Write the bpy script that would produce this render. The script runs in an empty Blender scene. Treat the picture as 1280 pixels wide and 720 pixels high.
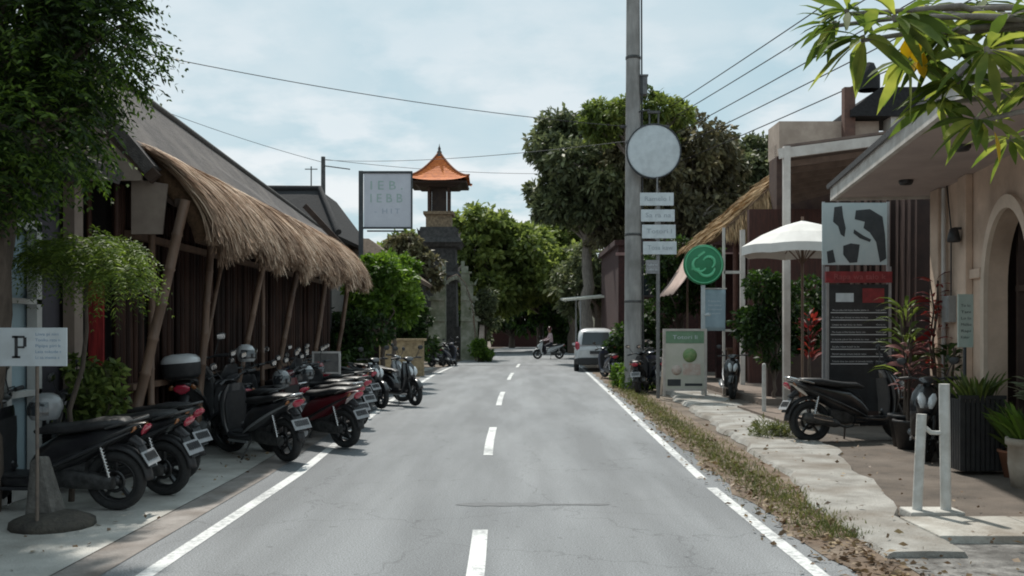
import bpy, math, random
import numpy as np
from mathutils import Vector, Matrix
R = math.radians
rnd = random.Random(7)
rng = np.random.default_rng(11)
scene = bpy.context.scene
col = scene.collection
PI = math.pi

# ------------------------------------------------------------ materials
MATS = {}
def nodes_of(m):
    m.use_nodes = True
    nt = m.node_tree
    nt.nodes.clear()
    out = nt.nodes.new('ShaderNodeOutputMaterial')
    return nt, out
def mat(name, c, c2=None, rough=0.7, metal=0.0, scale=6.0, bump=0.0, bscale=None, coat=0.0, stretch=(1,1,1), detail=6, lo=0.35, hi=0.65, spec=0.5, dirt=None):
    """two-tone noise material; dirt = (colour, amount, scale) adds a third large-scale tone"""
    if name in MATS: return MATS[name]
    m = bpy.data.materials.new(name)
    nt, out = nodes_of(m)
    N, L = nt.nodes, nt.links
    b = N.new('ShaderNodeBsdfPrincipled')
    L.new(b.outputs[0], out.inputs[0])
    b.inputs['Roughness'].default_value = rough
    b.inputs['Metallic'].default_value = metal
    b.inputs['Specular IOR Level'].default_value = spec
    b.inputs['Coat Weight'].default_value = coat
    tc = N.new('ShaderNodeTexCoord')
    mp = N.new('ShaderNodeMapping'); mp.inputs['Scale'].default_value = stretch
    L.new(tc.outputs['Object'], mp.inputs[0])
    if c2 is None: c2 = tuple(x*0.75 for x in c)
    nz = N.new('ShaderNodeTexNoise'); nz.inputs['Scale'].default_value = scale; nz.inputs['Detail'].default_value = detail
    nz.inputs['Roughness'].default_value = 0.65
    L.new(mp.outputs[0], nz.inputs[0])
    rp = N.new('ShaderNodeValToRGB')
    rp.color_ramp.elements[0].position = lo; rp.color_ramp.elements[0].color = (*c, 1)
    rp.color_ramp.elements[1].position = hi; rp.color_ramp.elements[1].color = (*c2, 1)
    L.new(nz.outputs[0], rp.inputs[0])
    colout = rp.outputs[0]
    if dirt:
        nz2 = N.new('ShaderNodeTexNoise'); nz2.inputs['Scale'].default_value = dirt[2]; nz2.inputs['Detail'].default_value = 8
        L.new(tc.outputs['Object'], nz2.inputs[0])
        rp2 = N.new('ShaderNodeValToRGB'); rp2.color_ramp.elements[0].position = 0.45; rp2.color_ramp.elements[0].color = (0,0,0,1)
        rp2.color_ramp.elements[1].position = 0.7; rp2.color_ramp.elements[1].color = (dirt[1],)*3 + (1,)
        L.new(nz2.outputs[0], rp2.inputs[0])
        mx = N.new('ShaderNodeMix'); mx.data_type = 'RGBA'
        L.new(rp2.outputs[0], mx.inputs[0]); L.new(colout, mx.inputs[6]); mx.inputs[7].default_value = (*dirt[0], 1)
        colout = mx.outputs[2]
    L.new(colout, b.inputs['Base Color'])
    if bump:
        nb = N.new('ShaderNodeTexNoise'); nb.inputs['Scale'].default_value = bscale or scale*4; nb.inputs['Detail'].default_value = 8
        L.new(mp.outputs[0], nb.inputs[0])
        bp = N.new('ShaderNodeBump'); bp.inputs['Strength'].default_value = bump; bp.inputs['Distance'].default_value = 0.02
        L.new(nb.outputs[0], bp.inputs['Height']); L.new(bp.outputs[0], b.inputs['Normal'])
    MATS[name] = m
    return m
def leafmat(name, c1, c2, c3, trans=0.35, rough=0.55, nscale=0.8):
    """leaf: colour varies per leaf (island) and per clump (noise); some light passes through"""
    if name in MATS: return MATS[name]
    m = bpy.data.materials.new(name)
    nt, out = nodes_of(m)
    N, L = nt.nodes, nt.links
    g = N.new('ShaderNodeNewGeometry')
    rp = N.new('ShaderNodeValToRGB')
    e = rp.color_ramp.elements
    e[0].position = 0.0; e[0].color = (*c1, 1)
    e[1].position = 1.0; e[1].color = (*c3, 1)
    k = e.new(0.55); k.color = (*c2, 1)
    tc = N.new('ShaderNodeTexCoord')
    nz = N.new('ShaderNodeTexNoise'); nz.inputs['Scale'].default_value = nscale; nz.inputs['Detail'].default_value = 3
    L.new(tc.outputs['Object'], nz.inputs[0])
    ma = N.new('ShaderNodeMath'); ma.operation = 'MULTIPLY_ADD'; ma.inputs[1].default_value = 1.6; ma.inputs[2].default_value = -0.55
    L.new(nz.outputs[0], ma.inputs[0])
    mb = N.new('ShaderNodeMath'); mb.operation = 'MULTIPLY_ADD'; mb.inputs[1].default_value = 0.6
    L.new(g.outputs['Random Per Island'], mb.inputs[0]); L.new(ma.outputs[0], mb.inputs[2])
    L.new(mb.outputs[0], rp.inputs[0])
    b = N.new('ShaderNodeBsdfPrincipled'); b.inputs['Roughness'].default_value = rough
    b.inputs['Specular IOR Level'].default_value = 0.35
    t = N.new('ShaderNodeBsdfTranslucent')
    hs = N.new('ShaderNodeHueSaturation'); hs.inputs['Saturation'].default_value = 1.1; hs.inputs['Value'].default_value = 1.5
    L.new(rp.outputs[0], b.inputs['Base Color']); L.new(rp.outputs[0], hs.inputs['Color']); L.new(hs.outputs[0], t.inputs[0])
    mx = N.new('ShaderNodeMixShader'); mx.inputs[0].default_value = trans
    L.new(b.outputs[0], mx.inputs[1]); L.new(t.outputs[0], mx.inputs[2]); L.new(mx.outputs[0], out.inputs[0])
    MATS[name] = m
    return m
def strandmat(name, c1, c2, c3, rough=0.85):
    if name in MATS: return MATS[name]
    m = bpy.data.materials.new(name)
    nt, out = nodes_of(m); N, L = nt.nodes, nt.links
    g = N.new('ShaderNodeNewGeometry')
    tc = N.new('ShaderNodeTexCoord')
    nz = N.new('ShaderNodeTexNoise'); nz.inputs['Scale'].default_value = 1.3; nz.inputs['Detail'].default_value = 4
    L.new(tc.outputs['Object'], nz.inputs[0])
    mb = N.new('ShaderNodeMath'); mb.operation = 'MULTIPLY_ADD'; mb.inputs[1].default_value = 0.65
    ma = N.new('ShaderNodeMath'); ma.operation = 'MULTIPLY_ADD'; ma.inputs[1].default_value = 1.5; ma.inputs[2].default_value = -0.55
    L.new(nz.outputs[0], ma.inputs[0])
    L.new(g.outputs['Random Per Island'], mb.inputs[0]); L.new(ma.outputs[0], mb.inputs[2])
    rp = N.new('ShaderNodeValToRGB'); e = rp.color_ramp.elements
    e[0].color = (*c1, 1); e[1].color = (*c3, 1); k = e.new(0.5); k.color = (*c2, 1)
    L.new(mb.outputs[0], rp.inputs[0])
    b = N.new('ShaderNodeBsdfPrincipled'); b.inputs['Roughness'].default_value = rough
    b.inputs['Specular IOR Level'].default_value = 0.2
    L.new(rp.outputs[0], b.inputs['Base Color']); L.new(b.outputs[0], out.inputs[0])
    MATS[name] = m
    return m
def glassmat(name, c, rough=0.08):
    return mat(name, c, tuple(x*0.8 for x in c), rough=rough, spec=0.8, scale=1.2)

# ------------------------------------------------------------ mesh builder
def sgn(v): return -1.0 if v < 0 else 1.0
class MB:
    def __init__(s): s.v = []; s.f = []; s.smooth = []
    def add(s, vs, fs, smooth=False):
        o = len(s.v); s.v += [tuple(p) for p in vs]
        s.f += [tuple(i+o for i in f) for f in fs]; s.smooth += [smooth]*len(fs)
        return s
    def box(s, c, d, rot=None):
        x, y, z = d[0]/2, d[1]/2, d[2]/2
        vs = [Vector(p) for p in ((-x,-y,-z),(x,-y,-z),(x,y,-z),(-x,y,-z),(-x,-y,z),(x,-y,z),(x,y,z),(-x,y,z))]
        if rot is not None:
            vs = [rot @ p for p in vs]
        vs = [p + Vector(c) for p in vs]
        return s.add(vs, [(0,3,2,1),(4,5,6,7),(0,1,5,4),(1,2,6,5),(2,3,7,6),(3,0,4,7)])
    def bb(s, x0, x1, y0, y1, z0, z1):
        return s.box(((x0+x1)/2,(y0+y1)/2,(z0+z1)/2),(abs(x1-x0),abs(y1-y0),abs(z1-z0)))
    def bar(s, a, b, w, h, up=(0,0,1)):
        a, b = Vector(a), Vector(b); d = (b-a); L = d.length; d.normalize()
        u = Vector(up); r = d.cross(u)
        if r.length < 1e-4: r = d.cross(Vector((1,0,0)))
        r.normalize(); u = r.cross(d)
        m = Matrix((r, d, u)).transposed()
        return s.box((a+b)/2, (w, L, h), m)
    def tube(s, pts, rad, n=10, cap=True):
        pts = [Vector(p) for p in pts]
        if not hasattr(rad, '__len__'): rad = [rad]*len(pts)
        rings = []; ref = None
        for i, p in enumerate(pts):
            d = (pts[min(i+1, len(pts)-1)] - pts[max(i-1, 0)]).normalized()
            if ref is None:
                ref = d.cross(Vector((0,0,1)))
                if ref.length < 0.05: ref = d.cross(Vector((1,0,0)))
            ref = (ref - d*ref.dot(d)).normalized(); o = d.cross(ref)
            rings.append([p + (ref*math.cos(2*PI*k/n) + o*math.sin(2*PI*k/n))*rad[i] for k in range(n)])
        vs = [q for r_ in rings for q in r_]
        fs = []
        for i in range(len(pts)-1):
            for k in range(n):
                a = i*n+k; b = i*n+(k+1)%n
                fs.append((a, b, b+n, a+n))
        s.add(vs, fs, True)
        if cap:
            s.add(rings[0], [tuple(reversed(range(n)))]); s.add(rings[-1], [tuple(range(n))])
        return s
    def lathe(s, prof, c=(0,0,0), n=24, axis='z', smooth=True, closed=False):
        """prof: (radius, height) pairs about the axis through c"""
        vs = []; c = Vector(c)
        for r, h in prof:
            for k in range(n):
                a = 2*PI*k/n
                if axis == 'z': p = Vector((r*math.cos(a), r*math.sin(a), h))
                elif axis == 'y': p = Vector((r*math.cos(a), h, r*math.sin(a)))
                else: p = Vector((h, r*math.cos(a), r*math.sin(a)))
                vs.append(p + c)
        fs = []
        m = len(prof)
        for i in range(m if closed else m-1):
            for k in range(n):
                a = i*n+k; b = i*n+(k+1) % n; j = (i+1) % m
                fs.append((a, b, j*n+(k+1) % n, j*n+k))
        return s.add(vs, fs, smooth)
    def loft(s, secs, n=18, p=2.4, smooth=True):
        """secs: (x, z, tilt, half_width, half_height[, y]); ring spanned by Y and u=(sin t,0,cos t)"""
        rings = []
        for q in secs:
            x, z, t, w, h = q[:5]; y0 = q[5] if len(q) > 5 else 0
            ring = []
            for k in range(n):
                a = 2*PI*k/n; cc, ss = math.cos(a), math.sin(a)
                yy = w*sgn(cc)*abs(cc)**(2/p); uu = h*sgn(ss)*abs(ss)**(2/p)
                ring.append(Vector((x + uu*math.sin(t), y0+yy, z + uu*math.cos(t))))
            rings.append(ring)
        vs = [v for r_ in rings for v in r_]; fs = []
        for i in range(len(rings)-1):
            for k in range(n):
                a = i*n+k; b = i*n+(k+1) % n
                fs.append((a, b, b+n, a+n))
        s.add(vs, fs, smooth)
        for r_, rev in ((rings[0], True), (rings[-1], False)):
            c = sum(r_, Vector())/n
            idx = [(n, (k+1) % n, k) if rev else (k, (k+1) % n, n) for k in range(n)]
            s.add(r_ + [c], idx, smooth)
        return s
    def prism(s, poly, y0, y1):
        """poly in (x,z), extruded along y"""
        n = len(poly)
        vs = [(x, y0, z) for x, z in poly] + [(x, y1, z) for x, z in poly]
        fs = [tuple(range(n)), tuple(reversed(range(n, 2*n)))]
        fs += [(i, i+n, (i+1) % n + n, (i+1) % n) for i in range(n)]
        return s.add(vs, fs)
    def prismx(s, poly, x0, x1):
        """poly in (y,z), extruded along x"""
        n = len(poly)
        vs = [(x0, y, z) for y, z in poly] + [(x1, y, z) for y, z in poly]
        fs = [tuple(reversed(range(n))), tuple(range(n, 2*n))]
        fs += [(i, (i+1) % n, (i+1) % n + n, i+n) for i in range(n)]
        return s.add(vs, fs)
    def slab(s, quad, t):
        """four corner points (top), thickness downward along normal"""
        q = [Vector(p) for p in quad]; nrm = (q[1]-q[0]).cross(q[3]-q[0]).normalized()
        if nrm.z < 0: nrm = -nrm
        lo = [p - nrm*t for p in q]
        return s.add(q+lo, [(0,1,2,3),(7,6,5,4),(0,4,5,1),(1,5,6,2),(2,6,7,3),(3,7,4,0)])
    def xf(s, M, start=0):
        s.v = s.v[:start] + [tuple(M @ Vector(p)) for p in s.v[start:]]
        return s
    def build(s, name, m, parent=None, bevel=0, loc=None, fix=True):
        me = bpy.data.meshes.new(name)
        me.from_pydata(s.v, [], s.f)
        me.polygons.foreach_set('use_smooth', s.smooth)
        me.update()
        if fix:
            import bmesh
            bm = bmesh.new(); bm.from_mesh(me)
            bmesh.ops.recalc_face_normals(bm, faces=bm.faces); bm.to_mesh(me); bm.free()
        me.materials.append(m)
        o = bpy.data.objects.new(name, me); col.objects.link(o)
        if parent: o.parent = parent
        if loc: o.location = loc
        if bevel:
            bv = o.modifiers.new('bevel', 'BEVEL'); bv.width = bevel; bv.segments = 2; bv.limit_method = 'ANGLE'
        return o
def tag(o, label=None, cat=None, group=None, kind=None):
    if label: o['label'] = label
    if cat: o['category'] = cat
    if group: o['group'] = group
    if kind: o['kind'] = kind
    return o
def thing(name, label, cat, loc=(0,0,0), rz=0, group=None):
    o = bpy.data.objects.new(name, None); col.objects.link(o); o.empty_display_size = 0.2
    o.location = loc; o.rotation_euler = (0,0,rz)
    return tag(o, label, cat, group)
def copy_tree(o, parent=None):
    c = o.copy(); col.objects.link(c); c.parent = parent
    for ch in list(o.children): copy_tree(ch, c)
    return c
def quads_obj(name, V, m, parent=None, tri=False):
    """V: (n,4,3) array of quads, each its own island"""
    n = V.shape[0]; k = V.shape[1]
    me = bpy.data.meshes.new(name)
    me.vertices.add(n*k); me.vertices.foreach_set('co', V.reshape(-1).astype(np.float32))
    me.loops.add(n*k); me.loops.foreach_set('vertex_index', np.arange(n*k, dtype=np.int32))
    me.polygons.add(n); me.polygons.foreach_set('loop_start', np.arange(0, n*k, k, dtype=np.int32))
    me.polygons.foreach_set('loop_total', np.full(n, k, dtype=np.int32))
    me.update(calc_edges=True); me.materials.append(m)
    o = bpy.data.objects.new(name, me); col.objects.link(o)
    if parent: o.parent = parent
    return o
def unit(a): return a/np.maximum(np.linalg.norm(a, axis=-1, keepdims=True), 1e-6)
def leaf_quads(C, D, L, W, curl=0.0):
    """rhombic leaves: centres C, directions D, lengths L, widths W"""
    n = len(C); D = unit(D)
    S = unit(np.cross(D, unit(rng.normal(size=(n,3)) + np.array([0,0,1.2]))))
    L = np.broadcast_to(np.asarray(L, float), (n,))[:,None]; W = np.broadcast_to(np.asarray(W, float), (n,))[:,None]
    a = C; b = C + D*L*0.5 + S*W*0.5; t = C + D*L + np.array([0,0,-1])*L*curl; d = C + D*L*0.5 - S*W*0.5
    return np.stack([a, b, t, d], axis=1)

# ------------------------------------------------------------ world, sun, camera
SUN_EL, SUN_AZ = 58.0, -16.0        # azimuth measured from +Y (ahead) towards +X
w = bpy.data.worlds.new('World'); scene.world = w; w.use_nodes = True
nt = w.node_tree; N, L = nt.nodes, nt.links
N.clear()
wo = N.new('ShaderNodeOutputWorld'); bg = N.new('ShaderNodeBackground'); L.new(bg.outputs[0], wo.inputs[0])
sky = N.new('ShaderNodeTexSky'); sky.sky_type = 'NISHITA'; sky.sun_disc = False
sky.sun_elevation = R(SUN_EL); sky.sun_rotation = R(SUN_AZ); sky.dust_density = 2.0; sky.ozone_density = 1.5
bg.inputs[1].default_value = 0.1
tc = N.new('ShaderNodeTexCoord')
sep = N.new('ShaderNodeSeparateXYZ'); L.new(tc.outputs['Generated'], sep.inputs[0])
zz = N.new('ShaderNodeMath'); zz.operation = 'MAXIMUM'; zz.inputs[1].default_value = 0.0; L.new(sep.outputs[2], zz.inputs[0])
zp = N.new('ShaderNodeMath'); zp.operation = 'ADD'; zp.inputs[1].default_value = 0.22; L.new(zz.outputs[0], zp.inputs[0])
dx = N.new('ShaderNodeMath'); dx.operation = 'DIVIDE'; L.new(sep.outputs[0], dx.inputs[0]); L.new(zp.outputs[0], dx.inputs[1])
dy = N.new('ShaderNodeMath'); dy.operation = 'DIVIDE'; L.new(sep.outputs[1], dy.inputs[0]); L.new(zp.outputs[0], dy.inputs[1])
cb = N.new('ShaderNodeCombineXYZ'); L.new(dx.outputs[0], cb.inputs[0]); L.new(dy.outputs[0], cb.inputs[1])
cn = N.new('ShaderNodeTexNoise'); cn.inputs['Scale'].default_value = 1.5; cn.inputs['Detail'].default_value = 7; cn.inputs['Roughness'].default_value = 0.5
cn.inputs['Distortion'].default_value = 0.3
L.new(cb.outputs[0], cn.inputs[0])
# cloud cover: thin veil everywhere, brighter masses where the noise is high and low above the roofs
cr = N.new('ShaderNodeValToRGB'); cr.color_ramp.elements[0].position = 0.38; cr.color_ramp.elements[0].color = (5.1,6.95,7.65,1)
cr.color_ramp.elements[1].position = 0.66; cr.color_ramp.elements[1].color = (7.3,8.3,8.6,1)
L.new(cn.outputs[0], cr.inputs[0])
lowr = N.new('ShaderNodeMapRange'); lowr.inputs[1].default_value = 0.03; lowr.inputs[2].default_value = 0.40; lowr.inputs[3].default_value = 1.0; lowr.inputs[4].default_value = 0.0
L.new(sep.outputs[2], lowr.inputs[0])
cn2 = N.new('ShaderNodeTexNoise'); cn2.inputs['Scale'].default_value = 3.6; cn2.inputs['Detail'].default_value = 6; cn2.inputs['Roughness'].default_value = 0.55
L.new(cb.outputs[0], cn2.inputs[0])
cr2 = N.new('ShaderNodeValToRGB'); cr2.color_ramp.elements[0].position = 0.44; cr2.color_ramp.elements[0].color = (0,0,0,1)
cr2.color_ramp.elements[1].position = 0.60; cr2.color_ramp.elements[1].color = (1,1,1,1)
L.new(cn2.outputs[0], cr2.inputs[0])
lm = N.new('ShaderNodeMath'); lm.operation = 'MULTIPLY'; L.new(lowr.outputs[0], lm.inputs[0]); L.new(cr2.outputs[0], lm.inputs[1])
cm = N.new('ShaderNodeMix'); cm.data_type = 'RGBA'; L.new(lm.outputs[0], cm.inputs[0]); L.new(cr.outputs[0], cm.inputs[6]); cm.inputs[7].default_value = (10.0,10.1,10.1,1)
mix = N.new('ShaderNodeMix'); mix.data_type = 'RGBA'; mix.inputs[0].default_value = 0.86
L.new(sky.outputs[0], mix.inputs[6]); L.new(cm.outputs[2], mix.inputs[7]); L.new(mix.outputs[2], bg.inputs[0])

sd = bpy.data.lights.new('sun', 'SUN'); sd.energy = 4.3; sd.angle = R(1.5); sd.color = (1.0, 0.95, 0.87)
so = bpy.data.objects.new('sun', sd); col.objects.link(so)
az = R(SUN_AZ); el = R(SUN_EL)
svec = Vector((math.sin(az)*math.cos(el), math.cos(az)*math.cos(el), math.sin(el)))
so.rotation_euler = svec.to_track_quat('Z', 'Y').to_euler(); so.location = svec*50

cd = bpy.data.cameras.new('camera'); cam = bpy.data.objects.new('camera', cd); col.objects.link(cam)
cam.location = (0, 0, 1.65); cam.rotation_euler = (R(90), 0, 0)
cd.sensor_width = 36; cd.lens = 33.75; cd.shift_y = 52/1280; cd.clip_end = 4000; cd.clip_start = 0.05
scene.camera = cam
scene.view_settings.view_transform = 'Standard'; scene.view_settings.look = 'None'
scene.cycles.filter_width = 1.9
scene.view_settings.exposure = 0; scene.view_settings.gamma = 1

def X(px, Y): return (px-640)*Y/1200
def Z(py, Y): return 1.65 + (412-py)*Y/1200
# ------------------------------------------------------------ ground, road, paving
def lerp_tab(tab, y):
    if y <= tab[0][0]: return tab[0][1]
    for (a, xa), (b, xb) in zip(tab, tab[1:]):
        if y <= b:
            t = (y-a)/(b-a); return xa + (xb-xa)*t
    return tab[-1][1]
XL = [(-20,-2.35),(6.4,-2.46),(11,-2.44),(16,-2.62),(22,-2.8),(35,-2.85),(45,-2.6),(60,-1.95),(80,-1.2),(100,0.5)]
XR = [(-20,2.05),(6.4,2.07),(10,2.08),(17,2.28),(25,2.54),(40,2.97),(46,3.12),(52,4.0),(60,5.6),(80,9.0),(100,13)]
XC = [(-20,-.1),(7,-.25),(14,-.33),(23.6,-.275),(34,-.06),(46,.35),(60,1.2)]
def ribbon(mb, fa, fb, y0, y1, z, step=1.0):
    n = max(1, int(round((y1-y0)/step))); vs = []; fs = []
    for i in range(n+1):
        y = y0 + (y1-y0)*i/n
        vs += [(fa(y), y, z), (fb(y), y, z)]
    fs = [(2*i, 2*i+1, 2*i+3, 2*i+2) for i in range(n)]
    return mb.add(vs, fs)
def asphalt():
    m = bpy.data.materials.new('asphalt'); nt, out = nodes_of(m); N, L = nt.nodes, nt.links
    b = N.new('ShaderNodeBsdfPrincipled'); b.inputs['Roughness'].default_value = 0.82; L.new(b.outputs[0], out.inputs[0])
    tc = N.new('ShaderNodeTexCoord')
    def noise(scale, det=6, st=(1,1,1)):
        mp = N.new('ShaderNodeMapping'); mp.inputs['Scale'].default_value = st; L.new(tc.outputs['Object'], mp.inputs[0])
        n = N.new('ShaderNodeTexNoise'); n.inputs['Scale'].default_value = scale; n.inputs['Detail'].default_value = det; L.new(mp.outputs[0], n.inputs[0]); return n
    def ramp(src, a, b_, pa, pb):
        r = N.new('ShaderNodeValToRGB'); r.color_ramp.elements[0].position = pa; r.color_ramp.elements[0].color = (*a,1)
        r.color_ramp.elements[1].position = pb; r.color_ramp.elements[1].color = (*b_,1); L.new(src, r.inputs[0]); return r
    big = ramp(noise(0.5, 7, (1,.25,1)).outputs[0], (.18,.190,.20), (.235,.245,.255), .35, .65)
    grain = ramp(noise(90, 3).outputs[0], (.6,.6,.6), (1.4,1.4,1.4), .36, .66)
    patch = ramp(noise(2.2, 8, (1,.12,1)).outputs[0], (.86,.86,.86), (1.08,1.08,1.08), .4, .62)
    m1 = N.new('ShaderNodeMix'); m1.data_type = 'RGBA'; m1.blend_type = 'MULTIPLY'; m1.inputs[0].default_value = 1
    L.new(big.outputs[0], m1.inputs[6]); L.new(grain.outputs[0], m1.inputs[7])
    m2 = N.new('ShaderNodeMix'); m2.data_type = 'RGBA'; m2.blend_type = 'MULTIPLY'; m2.inputs[0].default_value = 1
    L.new(m1.outputs[2], m2.inputs[6]); L.new(patch.outputs[0], m2.inputs[7])
    # hairline cracks
    nd = noise(3, 4); mp = N.new('ShaderNodeVectorMath'); mp.operation = 'MULTIPLY_ADD'; mp.inputs[1].default_value = (.5,.5,.5)
    L.new(nd.outputs['Color'], mp.inputs[0]); L.new(tc.outputs['Object'], mp.inputs[2])
    vo = N.new('ShaderNodeTexVoronoi'); vo.feature = 'DISTANCE_TO_EDGE'; vo.inputs['Scale'].default_value = 0.55; L.new(mp.outputs[0], vo.inputs['Vector'])
    ck = ramp(vo.outputs[0], (.55,.55,.55), (1,1,1), 0.0, 0.008)
    m3 = N.new('ShaderNodeMix'); m3.data_type = 'RGBA'; m3.blend_type = 'MULTIPLY'; m3.inputs[0].default_value = .6
    L.new(m2.outputs[2], m3.inputs[6]); L.new(ck.outputs[0], m3.inputs[7])
    sxyz = N.new('ShaderNodeSeparateXYZ'); L.new(tc.outputs['Object'], sxyz.inputs[0])
    tr = N.new('ShaderNodeMath'); tr.operation = 'SINE'; ma = N.new('ShaderNodeMath'); ma.operation = 'MULTIPLY_ADD'; ma.inputs[1].default_value = 3.9; ma.inputs[2].default_value = .6
    L.new(sxyz.outputs[0], ma.inputs[0]); L.new(ma.outputs[0], tr.inputs[0])
    tm_ = N.new('ShaderNodeMapRange'); tm_.inputs[1].default_value = -1; tm_.inputs[2].default_value = 1; tm_.inputs[3].default_value = .93; tm_.inputs[4].default_value = 1.05; L.new(tr.outputs[0], tm_.inputs[0])
    spots = ramp(noise(9, 5).outputs[0], (.62,.62,.62), (1,1,1), .27, .34)
    m4 = N.new('ShaderNodeMix'); m4.data_type = 'RGBA'; m4.blend_type = 'MULTIPLY'; m4.inputs[0].default_value = 1; L.new(m3.outputs[2], m4.inputs[6]); L.new(tm_.outputs[0], m4.inputs[7])
    m5 = N.new('ShaderNodeMix'); m5.data_type = 'RGBA'; m5.blend_type = 'MULTIPLY'; m5.inputs[0].default_value = 1; L.new(m4.outputs[2], m5.inputs[6]); L.new(spots.outputs[0], m5.inputs[7]); m3 = m5
    L.new(m3.outputs[2], b.inputs['Base Color'])
    bp = N.new('ShaderNodeBump'); bp.inputs['Strength'].default_value = .5; bp.inputs['Distance'].default_value = .01
    L.new(noise(140, 2).outputs[0], bp.inputs['Height']); L.new(bp.outputs[0], b.inputs['Normal'])
    return m
def worn_paint(name, c, under):
    m = bpy.data.materials.new(name); nt, out = nodes_of(m); N, L = nt.nodes, nt.links
    b = N.new('ShaderNodeBsdfPrincipled'); b.inputs['Roughness'].default_value = 0.7; L.new(b.outputs[0], out.inputs[0])
    tc = N.new('ShaderNodeTexCoord'); n = N.new('ShaderNodeTexNoise'); n.inputs['Scale'].default_value = 14; n.inputs['Detail'].default_value = 9; n.inputs['Roughness'].default_value = .75
    L.new(tc.outputs['Object'], n.inputs[0])
    n2 = N.new('ShaderNodeTexNoise'); n2.inputs['Scale'].default_value = 1.2; L.new(tc.outputs['Object'], n2.inputs[0])
    a = N.new('ShaderNodeMath'); a.operation = 'MULTIPLY_ADD'; a.inputs[1].default_value = .5; L.new(n2.outputs[0], a.inputs[0]); L.new(n.outputs[0], a.inputs[2])
    r = N.new('ShaderNodeValToRGB'); r.color_ramp.elements[0].position = .72; r.color_ramp.elements[0].color = (*c,1)
    r.color_ramp.elements[1].position = .86; r.color_ramp.elements[1].color = (*under,1); L.new(a.outputs[0], r.inputs[0]); L.new(r.outputs[0], b.inputs['Base Color'])
    return m
M_soil = mat('soil', (.16,.125,.095), (.09,.07,.055), rough=.95, scale=1.5, bump=.8, bscale=30, dirt=((.25,.21,.17), .7, .6))
M_conc = mat('concrete', (.56,.545,.51), (.42,.41,.38), rough=.9, scale=2.5, bump=.5, bscale=60, dirt=((.2,.185,.16), .65, 1.4))
M_conc2 = mat('concrete_pale', (.56,.55,.51), (.36,.345,.31), rough=.9, scale=5, bump=.6, bscale=50, dirt=((.20,.165,.13), .85, 1.7))
M_curb = mat('concrete_edge', (.33,.30,.28), (.22,.20,.185), rough=.9, scale=5, bump=.5, bscale=50, dirt=((.14,.11,.09), .7, 2.0))
M_asph = asphalt()
M_line = worn_paint('road_paint', (.64,.65,.645), (.33,.34,.345))
M_tar_shadow = mat('tar_and_shadow', (.135,.14,.148), (.17,.175,.18), rough=.85, scale=12, bump=.4, bscale=80)  # tar repair colour, reused for the shadow band painted on the far road
M_gravel = mat('gravel', (.30,.29,.275), (.10,.095,.09), rough=.95, scale=7, bump=1.0, bscale=45, dirt=((.07,.065,.06), .8, 1.8))
M_litter = mat('dirt_strip', (.19,.135,.095), (.10,.07,.05), rough=.95, scale=5, bump=1, bscale=40, dirt=((.30,.25,.2), .6, 2.6))

g = MB(); g.add([(-900,-300,-.03),(900,-300,-.03),(900,1500,-.03),(-900,1500,-.03)], [(0,1,2,3)])
tag(g.build('ground', M_soil), kind='structure')
rd = MB(); ribbon(rd, lambda y: lerp_tab(XL,y)-.32, lambda y: lerp_tab(XR,y)+.26, -12, 100, 0.0, 1)
tag(rd.build('road', M_asph), kind='structure')
ml = MB()
ribbon(ml, lambda y: lerp_tab(XL,y)-.06, lambda y: lerp_tab(XL,y)+.06, -12, 44, .004)
ribbon(ml, lambda y: lerp_tab(XR,y)-.055, lambda y: lerp_tab(XR,y)+.055, -12, 10.0, .004)
ribbon(ml, lambda y: lerp_tab(XR,y)-.055, lambda y: lerp_tab(XR,y)+.055, 10.6, 47, .004)
for y0, y1 in ((-9,-6),(-2.4,.6),(4.9,7.9),(12.6,16.2),(20.9,25.4),(31.5,36.5),(42,46)):
    ribbon(ml, lambda y: lerp_tab(XC,y)-.062, lambda y: lerp_tab(XC,y)+.062, y0, y1, .004, 1)
tag(ml.build('road_markings', M_line), kind='structure')
pt = MB()
def wob(mb, x0, x1, y, h):
    n = 14; vs = []
    for i in range(n+1):
        x = x0+(x1-x0)*i/n; e = h*(.5+.5*rnd.random())*(1.0 if i < n*.55 else .45)
        if i in (0, n): e *= .3
        vs += [(x, y-e, .0035), (x, y+e, .0035)]
    mb.add(vs, [(2*i,2*i+2,2*i+3,2*i+1) for i in range(n)])
wob(pt, -.53, .92, 9.05, .13); wob(pt, -2.4, 3.0, 44.2, .8)  # near: tar repair; far: shadow across the road, painted as a dark band
tag(pt.build('repair_and_shadow_strips', M_tar_shadow), kind='structure')
# left paving, flush apron with a darker gutter band
lp = MB(); ribbon(lp, lambda y: -7.5, lambda y: lerp_tab(XL,y)-.62, -6, 42, .012, 1.2)
tag(lp.build('left_pavement', M_conc), kind='structure')
gb = MB(); ribbon(gb, lambda y: lerp_tab(XL,y)-.62, lambda y: lerp_tab(XL,y)-.30, -6, 42, .006, 1.2)
tag(gb.build('gutter_band', M_curb), kind='structure')
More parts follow.
